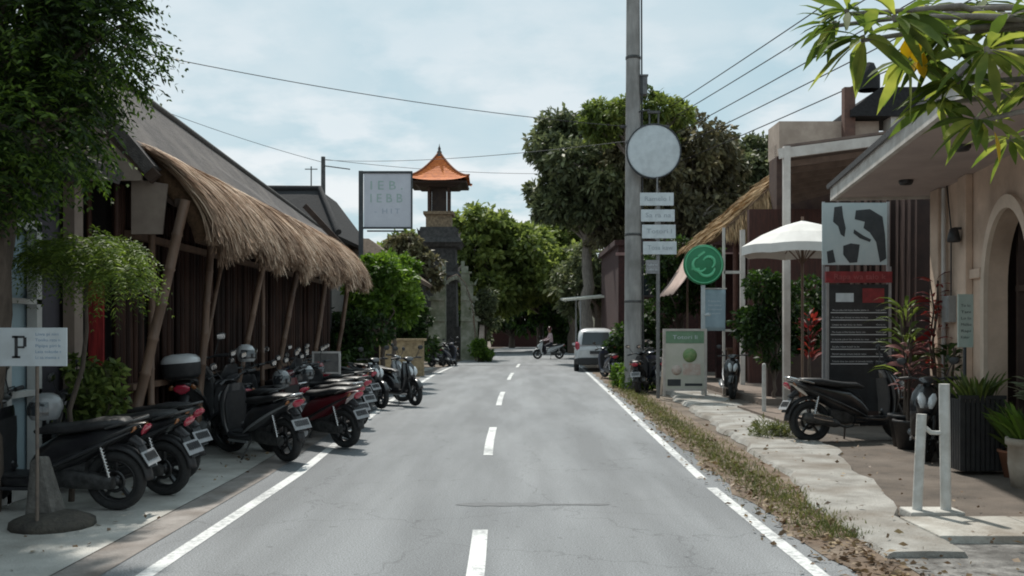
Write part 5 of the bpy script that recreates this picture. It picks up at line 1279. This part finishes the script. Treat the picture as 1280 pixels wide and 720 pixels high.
rpz = N2.new('ShaderNodeValToRGB'); rpz.color_ramp.interpolation = 'CONSTANT'; mz = N2.new('ShaderNodeMath'); mz.operation = 'DIVIDE'; mz.inputs[1].default_value = 2.0; L2.new(sx.outputs[2], mz.inputs[0]); L2.new(mz.outputs[0], rpz.inputs[0])
e = rpz.color_ramp.elements; e[0].position = 0; e[0].color = (.02,.02,.025,1); e[1].position = .73; e[1].color = (.26,.14,.09,1); kk = e.new(.47); kk.color = (.56,.42,.44,1); kk = e.new(.08); kk.color = (.02,.02,.03,1)
L2.new(rpz.outputs[0], bs.inputs['Base Color']); body.data.materials.append(pm)
m = MB(); m.lathe([(.001,1.82),(.06,1.81),(.105,1.76),(.125,1.69),(.12,1.62),(.1,1.6)], (-.075,0,0), 20); m.build('helmet', mat('helmet_dark_red', (.10,.015,.02), (.06,.01,.012), rough=.3, coat=.5), person_root)
m = MB()
for s in (-1,1): m.lathe([(.001,.012),(.014,.006),(.001,-.002)], (.028,s*.035,1.655), 8, 'x')
m.build('eyes', M_dk, person_root)
# ------------------------------------------------------------ vegetation
M_bark = mat('bark', (.13,.10,.08), (.065,.05,.04), rough=.95, scale=6, stretch=(2,2,.5), bump=.8)
M_barkg = mat('bark_grey', (.26,.23,.20), (.15,.13,.115), rough=.95, scale=6, stretch=(2,2,.6), bump=.6)
L_dark = leafmat('leaf_dark', (.010,.018,.006), (.025,.05,.012), (.07,.13,.022), trans=.3)
L_mid = leafmat('leaf_mid', (.028,.044,.012), (.10,.14,.035), (.26,.31,.08), trans=.35, nscale=.5)
L_far = leafmat('leaf_far_green', (.045,.065,.02), (.14,.18,.05), (.32,.37,.11), trans=.45, nscale=.5)
L_bright = leafmat('leaf_bright', (.03,.06,.01), (.09,.16,.025), (.2,.3,.05), trans=.4, nscale=.9)
L_olive = leafmat('leaf_olive', (.032,.040,.022), (.10,.12,.06), (.26,.29,.14), trans=.25, nscale=.35)
L_brown = leafmat('leaf_brownish', (.036,.034,.02), (.115,.108,.06), (.27,.245,.13), trans=.25, nscale=.35)
def limb(mb, a, b, r0, r1, wig=.12, n=6, sides=8):
    a, b = Vector(a), Vector(b); L_ = (b-a).length; pts = []
    for i in range(n+1):
        t = i/n; k = math.sin(PI*t)*wig*L_*.5
        pts.append(a+(b-a)*t+Vector((rnd.uniform(-k,k), rnd.uniform(-k,k), .15*L_*math.sin(PI*t)*.4)))
    mb.tube(pts, [r0+(r1-r0)*i/n for i in range(n+1)], sides); return pts
def clump_leaves(c, rad, n, L_, W_, hollow=.55, droop=.3, sub=None, seed=0):
    """leaves through an ellipsoid, gathered in small sprigs so gaps stay open"""
    ns = max(6, n//(sub or 14)); k = max(1, n//ns)
    d = unit(rng.normal(size=(ns,3))); rr = (hollow+(1-hollow)*rng.random(ns))**.8
    sc_ = np.array(rad); pc = np.array(c)+d*rr[:,None]*sc_
    C = np.repeat(pc, k, 0)+rng.normal(size=(ns*k,3))*np.mean(sc_)*.085
    D = np.repeat(d, k, 0)*.8+rng.normal(size=(ns*k,3))*.75+np.array([0,0,-droop])
    s = .6+.8*rng.random(ns*k)
    return leaf_quads(C, D, L_*s, W_*s, .12)
def tree(name, label, loc, trunk_h, trunk_r, clumps, per, L_, W_, lm, bark=None, group=None, droop=.3, hollow=.5, cat='tree', sub=None, fork=None):
    t = thing(name, label, cat, loc, 0, group)
    tm = MB(); top = Vector(fork or (0,0,trunk_h)); limb(tm, (0,0,-.1), top, trunk_r*1.25, trunk_r*.8, .08, 7, 12)
    for c, r_ in clumps:
        p = limb(tm, top+Vector((0,0,-.1)), Vector(c), trunk_r*.5, trunk_r*.12, .18, 6, 7)
        for q in range(5):
            d = Vector((rnd.gauss(0,1), rnd.gauss(0,1), rnd.gauss(.3,.8))).normalized()
            limb(tm, p[rnd.randint(3,6)], Vector(c)+Vector((d.x*r_[0],d.y*r_[1],d.z*r_[2]))*.8, trunk_r*.16, trunk_r*.03, .15, 4, 5)
    tm.build('trunk', bark or M_bark, t, fix=False)
    vol = [r_[0]*r_[1]*r_[2] for c, r_ in clumps]; tot = sum(v**.72 for v in vol)
    V = np.concatenate([clump_leaves(c, r_, int(per*(v**.72)/tot), L_, W_, hollow, droop, sub) for (c, r_), v in zip(clumps, vol)])
    quads_obj('crown', V, lm, t)
    return t
def auto_clumps(c, rad, n, size, seed, flat=1.0):
    r = random.Random(seed); out = [(tuple(c), (rad[0]*.5, rad[1]*.5, rad[2]*.5))]
    for i in range(n):
        while True:
            d = Vector((r.gauss(0,1), r.gauss(0,1), r.gauss(.15,.9)))
            if d.length > .1: break
        d.normalize(); k = r.uniform(.55,.88); s = size*r.uniform(.65,1.25)
        out.append(((c[0]+d.x*rad[0]*k, c[1]+d.y*rad[1]*k, c[2]+d.z*rad[2]*k), (s, s, s*.8*flat)))
    return out
# far greenery
def auto_tree(label, x, y, cz, rad, n, size, per, L_, W_, lm, th=None, tr=.25, seed=1, group=None, bark=None, name='tree', **k):
    return tree(name, label, (x,y,0), th or max(.6, cz-rad[2]*.9), tr, auto_clumps((0,0,cz), rad, n, size, seed), per, L_, W_, lm, bark, group, **k)
# bright trees behind the tower, middle of the picture
auto_tree('round bright green tree right behind the bell tower', X(604,68), 68, 6.6, (4.0,3,3.5), 26, 1.45, 26000, .42, .22, L_far, seed=2)
auto_tree('bright green tree over the far end of the road', X(676,72), 72, 6.0, (4.6,3,3.4), 26, 1.35, 26000, .42, .22, L_far, seed=3)
auto_tree('low bright bush hanging over the road by the white canopy', X(716,66), 67, 5.4, (3.0,2,2.0), 12, .9, 12000, .36, .2, L_far, seed=4)
auto_tree('dark tree filling the shade at the end of the road', X(640,86), 87, 3.9, (6.4,2.2,3.1), 18, 1.5, 14000, .45, .24, L_dark, seed=5)
auto_tree('dark bushes before the brick wall at the left of the far bend', X(590,80), 80, 2.6, (3.6,2,2.6), 12, 1.2, 9000, .4, .22, L_dark, seed=6)
auto_tree('green tree left of the bell tower behind the billboard', X(520,62), 63, 5.6, (3.4,2.6,2.7), 14, 1.25, 11000, .4, .2, L_mid, seed=7)
auto_tree('dark far tree between the tiled house and the billboard post', X(440,75), 75, 6.6, (2.2,2,2.2), 8, 1, 6000, .4, .2, L_dark, seed=8)
# big trees on the right behind the pole
auto_tree('big olive grey tree behind the round white sign', X(735,49), 49.5, 9.5, (4.0,3.2,3.7), 42, 1.15, 40000, .33, .15, L_olive, tr=.3, seed=11, bark=M_barkg, hollow=.35)
auto_tree('tall olive tree right of the utility pole with a broad crown', X(850,47), 48, 8.0, (4.3,3.6,4.7), 36, 1.25, 34000, .33, .15, L_brown, tr=.3, seed=12, bark=M_barkg, hollow=.35)
auto_tree('olive tree above the thatched hut roof', X(950,50), 51, 8.4, (4.2,3,4.7), 34, 1.2, 32000, .33, .15, L_olive, tr=.3, seed=13, bark=M_barkg, hollow=.35)
auto_tree('leafy bright green tree top crowning the olive trees', X(795,42), 42.5, 10.9, (2.8,1.6,1.5), 14, .7, 9000, .28, .10, L_mid, th=9.2, tr=.14, seed=14, bark=M_barkg, hollow=.3)
auto_tree('light green tree filling the gap between the bright trees and the olive tree', X(700,76), 76, 6.0, (4.5,2.5,4.4), 22, 1.5, 20000, .42, .22, L_far, seed=16)
auto_tree('dark bushes low beside the far junction', X(712,72), 71, 1.9, (2.6,1.5,1.9), 10, 1.0, 6000, .34, .18, L_dark, seed=17, th=.4, name='shrub')
auto_tree('shaded tree low behind the white canopy by the brick building', X(752,54), 56, 4.3, (2.6,2,2.2), 10, 1.1, 7500, .36, .18, L_olive, seed=15)
# hedge and bushes on the left by the billboard
auto_tree('bright green leafy shrub at the end of the thatched bar', X(478,26), 26.2, 2.55, (.95,.9,.95), 14, .42, 11000, .15, .075, L_bright, th=1.2, tr=.07, seed=21, name='shrub')
auto_tree('bright shrub top under the billboard', X(492,31), 31.2, 3.35, (1.0,.8,.75), 10, .4, 6500, .16, .08, L_bright, th=2, tr=.07, seed=22, name='shrub')
auto_tree('dark green shrub behind the parked scooters at the end of the bar', X(425,25), 25.3, 1.45, (1.5,.9,1.35), 14, .5, 10000, .14, .07, L_dark, th=.6, tr=.06, seed=23, name='shrub')
auto_tree('dark shrub before the timber house', X(495,36), 36.8, 1.7, (1.2,.8,1.5), 12, .6, 8000, .2, .1, L_dark, th=.6, tr=.07, seed=24, name='shrub')
auto_tree('green brown shrub beside the bell tower shaft', X(520,50), 50, 5.2, (1.6,1.2,1.6), 10, .7, 6000, .3, .14, L_brown, th=3, tr=.1, seed=25, name='shrub')
auto_tree('climbing shrub over the stone gate', X(606,51), 52.4, 2.2, (.6,.6,1.9), 9, .4, 2500, .24, .12, L_olive, th=1.6, tr=.06, seed=26, name='shrub')
auto_tree('low yellow green bush at the foot of the stone gate', X(598,49), 49, .55, (.7,.7,.6), 8, .3, 3500, .14, .06, L_bright, th=.2, tr=.03, seed=27, name='shrub')
# right verge weeds and bushes
auto_tree('low yellow green weeds at the foot of the utility pole', 3.35, 27.0, .3, (.5,1.3,.3), 12, .25, 4200, .11, .045, L_bright, th=.1, tr=.015, seed=31, name='shrub')
auto_tree('small dry tussock beside the far bollard', X(962,14.3), 14.3, .14, (.36,.5,.14), 8, .14, 1700, .09, .012, M_grass, th=.03, tr=.01, seed=32, name='shrub', droop=-.5)
auto_tree('dark leafy shrub behind the utility pole and the scooters', 4.6, 33, 1.1, (1.2,1,1.1), 10, .5, 5500, .17, .08, L_dark, th=.3, tr=.04, seed=33, name='shrub')
auto_tree('dark leafy tree before the dark brick building beside the pink awning', X(850,33), 33.5, 3.2, (1.3,1,1.9), 12, .6, 8000, .18, .09, L_dark, th=1.4, tr=.07, seed=36)
auto_tree('dark green climbing plant under the white parasol', X(965,21.2), 21.0, 1.9, (.55,.5,1.3), 10, .4, 7000, .12, .06, L_dark, th=.6, tr=.04, seed=34, name='shrub')
auto_tree('dark foliage in the shade behind the pergola post', X(1010,22), 22.2, 1.5, (.9,.5,1.2), 10, .45, 6000, .13, .06, L_dark, th=.5, tr=.04, seed=35, name='shrub')

# ---- near left tree: feathery sprays of small leaflets
def feather(C, D, n_pair, Ls, l, w_, droop):
    """compound leaves: rachis from C along D with n_pair leaflets each side"""
    n = len(C); D = unit(D); up_ = np.array([0,0,1.0]); S = unit(np.cross(D, up_[None]+rng.normal(size=(n,3))*.25)); Q = []
    for j in range(n_pair):
        t = (j+.7)/n_pair; P = C+D*Ls[:,None]*t+np.array([0,0,-1])*(droop*Ls*t*t)[:,None]
        ll = l*(.55+.9*math.sin(PI*min(t*.85+.12,1)))
        for s in (-1,1):
            dd = unit(S*s+D*.55+np.array([0,0,-.35])+rng.normal(size=(n,3))*.14)
            Q.append(leaf_quads(P, dd, ll*(.8+.4*rng.random(n)), w_*(.8+.4*rng.random(n)), .15))
    return np.concatenate(Q)
lt = thing('feathery_tree', 'big dark feathery leaved tree overhanging the left foreground', 'tree', (-4.75, 8.6, 0))
O = np.array([4.75,-8.6,0])
cl = [((-4.6,8.6,4.6),(1.1,1.1,1.2)),((-3.95,8.5,5.0),(.66,.7,.7)),((-3.8,8.6,4.2),(.58,.65,.55)),((-4.1,8.4,3.45),(.6,.7,.5)),((-4.9,8.2,3.5),(.7,.7,.6)),((-4.3,8.2,5.8),(.8,.8,.7)),((-5.2,8.8,5.6),(.9,.9,.9)),((-4.5,8.2,2.95),(.55,.5,.28)),((-3.6,9.0,5.6),(.45,.5,.45)),((-5.1,8.3,2.8),(.5,.5,.35))]
tm = MB(); top = Vector((-4.55,8.6,2.9)); limb(tm, (-4.75,8.6,-.1), top, .15, .12, .05, 7, 14)
for c, r_ in cl:
    p = limb(tm, top, c, .08, .022, .12, 7, 8)
    for q in range(9):
        d = Vector((rnd.gauss(0,1), rnd.gauss(0,1), rnd.gauss(0,1))).normalized(); limb(tm, p[rnd.randint(2,7)], Vector(c)+Vector((d.x*r_[0],d.y*r_[1],d.z*r_[2]))*.85, .018, .005, .15, 4, 5)
tm.v = [(a-O[0]*-1 if False else a+O[0], b+O[1], c) for a, b, c in tm.v]; tm.build('trunk', M_bark, lt, fix=False)
Q = []
for c, r_ in cl:
    n = int(560*(r_[0]*r_[1]*r_[2]/.35)**.6); d = unit(rng.normal(size=(n,3))); k = (.25+.75*rng.random(n))**.6
    C = np.array(c)+d*k[:,None]*np.array(r_)*.95
    D = d*1.0+rng.normal(size=(n,3))*.45+np.array([0,0,-.15])
    Q.append(feather(C, D, 6, .22+.16*rng.random(n), .062, .026, .35))
quads_obj('crown', np.concatenate(Q)+O, leafmat('leaf_feather', (.006,.013,.004), (.026,.052,.010), (.14,.22,.035), trans=.4, nscale=.9), lt)
# hanging fern: brighter lower bough
fn = thing('fern_bush', 'bright green fern like bush arching before the dark bamboo screen', 'shrub', (-3.95, 9.1, 0))
FO = np.array([3.95,-9.1,0]); tm = MB(); limb(tm, (-4.2,9.15,0), (-4.0,9.1,2.3), .03, .015, .06, 6, 7); Q = []
for (c, r_, n) in (((-4.05,9.1,2.38),(.5,.35,.16),300),((-3.72,9.0,2.2),(.28,.3,.2),170),((-4.4,9.1,2.3),(.25,.3,.14),120)):
    d = unit(rng.normal(size=(n,3))+np.array([0,-.2,.2])); C = np.array(c)+d*np.array(r_)*rng.random((n,1))**.5
    D = d*np.array([1.2,.9,.35])+np.array([.15,-.1,.1])+rng.normal(size=(n,3))*.25
    Q.append(feather(C, D, 8, .22+.12*rng.random(n), .05, .014, .75))
    for q in range(4): limb(tm, (-4.0,9.1,2.2), Vector(c)+Vector((rnd.gauss(0,.15),rnd.gauss(0,.1),0)), .012, .005, .2, 4, 5)
tm.v = [(a+FO[0], b+FO[1], c) for a, b, c in tm.v]; tm.build('stem', M_bark, fn, fix=False)
quads_obj('foliage', np.concatenate(Q)+FO, leafmat('leaf_fern', (.025,.045,.010), (.085,.13,.025), (.22,.29,.06), trans=.4, nscale=2.5), fn)
# plants at the foot of the bamboo front
pl_ = auto_tree('small leafy potted plant before the bamboo front beside the parking sign', X(112,9.7), 9.75, .95, (.3,.25,.45), 8, .18, 2600, .09, .045, L_mid, th=.4, tr=.02, seed=41, name='shrub')

# ---- frangipani reaching in from the upper right
def long_leaves(C, D, L_, W_, bend, N_=None):
    """lanceolate leaves of eight points, folded on the midrib and drooping at the tip"""
    n = len(C); D = unit(D); N0 = unit(rng.normal(size=(n,3))*.35+np.array([0,0,1.0])); S = unit(np.cross(D, N0)); U = unit(np.cross(S, D))
    ts = [0, .22, .5, .78, 1.0]; wd = [.10, .62, 1.0, .66, .0]
    mid = []; le = []; ri = []
    for t, w0 in zip(ts, wd):
        P = C+D*(L_*t)[:,None]+np.array([0,0,-1])*(bend*L_*t*t)[:,None]
        mid.append(P); le.append(P+(S*.5-(-U)*.12)*(W_*w0)[:,None]); ri.append(P+(-S*.5+U*.12)*(W_*w0)[:,None])
    V = np.stack(mid+le[:4]+ri[:4], 1)   # 5+4+4 =13 verts, tip = mid[4]
    m_ = 5; fs = []
    for j in range(3): fs += [(j, j+1, m_+j+1, m_+j), (j+1, j, 9+j, 9+j+1)]
    fs4 = fs; tri = [(3, 4, m_+3), (4, 3, 12)]
    return V, fs4, tri
def leafobj(name, V, f4, f3, m_, parent):
    n, k = V.shape[:2]; vs = V.reshape(-1,3).tolist(); fs = []
    for i in range(n): fs += [tuple(a+i*k for a in f) for f in f4+f3]
    me = bpy.data.meshes.new(name); me.from_pydata(vs, [], fs); me.polygons.foreach_set('use_smooth', [True]*len(fs)); me.materials.append(m_)
    o = bpy.data.objects.new(name, me); col.objects.link(o); o.parent = parent; return o
fp = thing('frangipani_tree', 'frangipani with long green leaves and a few yellow ones reaching in from the upper right', 'tree', (4.6, 4.6, 0))
FPO = Vector((-4.6,-4.6,0)); tm = MB()
limb(tm, (4.6,4.6,-.1), (4.3,4.7,2.1), .14, .11, .05, 6, 12)
def P5(px, py, Y): return Vector((X(px,Y), Y, Z(py,Y)))
tips = [(P5(1080,48,5.0),1.0),(P5(1135,75,5.2),1.0),(P5(1120,22,4.8),.9),(P5(1185,40,5.0),1.0),(P5(1200,100,5.1),.9),(P5(1235,62,4.7),.9),(P5(1262,20,4.9),.9),(P5(1160,10,5.3),.9),(P5(1270,110,5.3),.8),(P5(1222,150,5.0),.8),(P5(1175,128,5.2),.8),(P5(1262,175,5.3),.7),(P5(1045,30,5.3),.8),(P5(1060,15,5.1),.7),(P5(1320,90,4.9),1),(P5(1330,30,5.2),1),(P5(1225,5,5.4),.9)]
f1 = Vector((3.5,4.8,2.75)); f2 = Vector((3.3,4.9,3.1))
limb(tm, (4.3,4.7,2.05), f1, .08, .05, .05, 5, 9); limb(tm, f1, f2, .05, .045, .05, 3, 9)
for i, (p, s) in enumerate(tips):
    src = f2 if p.z > 3.05 else f1
    limb(tm, src, p+Vector((.0,.0,-.01)), .03, .011, .10, 6, 8)
    limb(tm, p+Vector((-.001,0,-.02)), p+Vector((-.01,0,.015)), .014, .013, .02, 2, 7)
tm.v = [tuple(Vector(q)+FPO) for q in tm.v]; tm.build('trunk', M_barkg, fp, fix=False)
Vg = []; Vy = []
for p, s in tips:
    n = int(15+5*s); a = rng.random(n)*2*PI; el_ = rng.normal(-.05,.38,n)
    D = np.stack([np.cos(a)*np.cos(el_), np.sin(a)*np.cos(el_), np.sin(el_)], 1); C = np.array(p)+D*.02
    L_ = (.22+.13*rng.random(n))*s; W_ = L_*.235
    V, f4, f3 = long_leaves(C, D, L_, W_, .18+.36*rng.random((n,1))[:,0].mean()); Vg.append(V)
for p in (P5(1140,40,5.0), P5(1243,165,5.0), P5(1150,60,5.1)):
    D = np.array([[.1,-.1,-1.0],[-.25,.1,-1]][:1 if p.z < 2.7 else 2]); n = len(D); V, f4, f3 = long_leaves(np.repeat(np.array(p)[None],n,0), D, np.full(n,.17), np.full(n,.07), .0); Vy.append(V)
Vg = np.concatenate(Vg)+np.array(FPO); leafobj('foliage', Vg, f4, f3, leafmat('leaf_frangipani', (.035,.055,.014), (.10,.145,.03), (.32,.34,.08), trans=.5, nscale=4.5, rough=.7), fp)
for vy in [v[i:i+1] for v in Vy for i in range(len(v))]: leafobj('yellow_leaf', vy+np.array(FPO), f4, f3, leafmat('leaf_yellow', (.45,.26,.02), (.60,.38,.03), (.65,.48,.05), trans=.4), fp)

# ---- cafe plants
def bladed(name, label, loc, n, L0, W0, m_, up_=1.0, spread=.5, bend=.3, pot=None, z0=0, rad=.06, stem_h=0, group=None):
    t = thing(name, label, 'plant', loc, 0, group); a = rng.random(n)*2*PI; sp = spread*(.4+.8*rng.random(n))
    D = np.stack([np.cos(a)*sp, np.sin(a)*sp, np.full(n, up_)*(.6+.5*rng.random(n))], 1)
    C = np.stack([np.cos(a)*rad*rng.random(n), np.sin(a)*rad*rng.random(n), z0+stem_h*(.35+.65*rng.random(n))], 1)
    V, f4, f3 = long_leaves(C, D, L0*(.6+.6*rng.random(n)), W0*(.7+.5*rng.random(n)), bend); leafobj('foliage', V, f4, f3, m_, t)
    if stem_h:
        m = MB()
        for q in range(3): limb(m, (rnd.uniform(-.03,.03),rnd.uniform(-.03,.03),z0), (rnd.uniform(-.1,.1),rnd.uniform(-.1,.1),z0+stem_h), .018, .01, .05, 4, 6)
        m.build('stem', M_bark, t, fix=False)
    if pot is not None:
        m = MB(); r_, h_ = pot[0], pot[1]; m.lathe([(.001,0),(r_*.72,0),(r_,h_*.9),(r_*1.08,h_*.92),(r_*1.08,h_),(r_*.9,h_),(r_*.88,h_*.9),(.001,h_*.9)], (0,0,0), 22); m.build('pot', pot[2], t)
    return t
L_redl = leafmat('leaf_red', (.06,.010,.012), (.17,.025,.025), (.30,.07,.05), trans=.35, nscale=3)
L_pink = leafmat('leaf_pink', (.12,.05,.05), (.30,.14,.13), (.45,.30,.28), trans=.3, nscale=3)
M_terra = mat('terracotta', (.28,.12,.07), (.2,.09,.05), rough=.85, scale=6, bump=.2)
M_wpot = mat('white_pot', (.52,.52,.50), (.42,.42,.4), rough=.5, scale=5)
bladed('cordyline', 'tall red leaved plant in a dark pot before the cafe column', (X(1168,13.1), 13.1, .02), 60, .36, .075, L_redl, .45, .9, .5, (.2,.42,M_blkp), .4, .08, 1.9)
bladed('cordyline', 'shorter pink leaved plant left of the tall red one', (X(1136,13.1), 13.1, .02), 46, .27, .08, L_pink, .5, .9, .45, (.2,.4,M_blkp), .38, .08, 1.05)
bladed('palm_plant', 'green arching palm behind the red leaved plants', (X(1128,13.5), 13.4, .02), 60, .62, .06, L_mid, .9, .7, .6, (.22,.45,M_blkp), .4, .08, 1.55)
bladed('leafy_plant', 'dark green leafy plant low beside the cafe column', (X(1186,12.2), 12.2, .02), 70, .26, .07, L_dark, .6, .9, .4, (.18,.35,M_blkp), .3, .1, 1.1)
bladed('spiky_plant', 'green bladed plant growing out of the black planter box', (X(1220,10.9), 10.9, .83), 90, .42, .035, L_mid, 1.0, .5, .3, None, .03, .2)
bladed('spiky_plant', 'spiky green plant in the round concrete planter', (X(1292,9.9), 9.9, .43), 110, .62, .05, L_bright, 1.0, .45, .35, None, .03, .2)
bladed('spiky_plant', 'pale variegated plant in a white pot inside the arch', (6.15, 11.1, .02), 130, .42, .045, leafmat('leaf_variegated', (.12,.16,.08), (.30,.34,.22), (.55,.56,.42), trans=.3, nscale=4), .8, .8, .4, (.24,.6,M_wpot), .58, .16, .35)
bladed('spiky_plant', 'low spiky green plant beside the concrete planter', (X(1250,11.0), 10.6, .02), 90, .7, .05, L_mid, 1.0, .5, .3, (.2,.3,M_terra), .28, .1)
# a few heliconia-like red stems by the parasol
bladed('red_flower_plant', 'red flowering plant under the white parasol near the tall post', (X(1012,19), 19.0, .1), 60, .3, .08, L_redl, .7, .7, .3, (.22,.4,M_terra), .38, .12, 1.5)
print('objects', len(scene.objects))
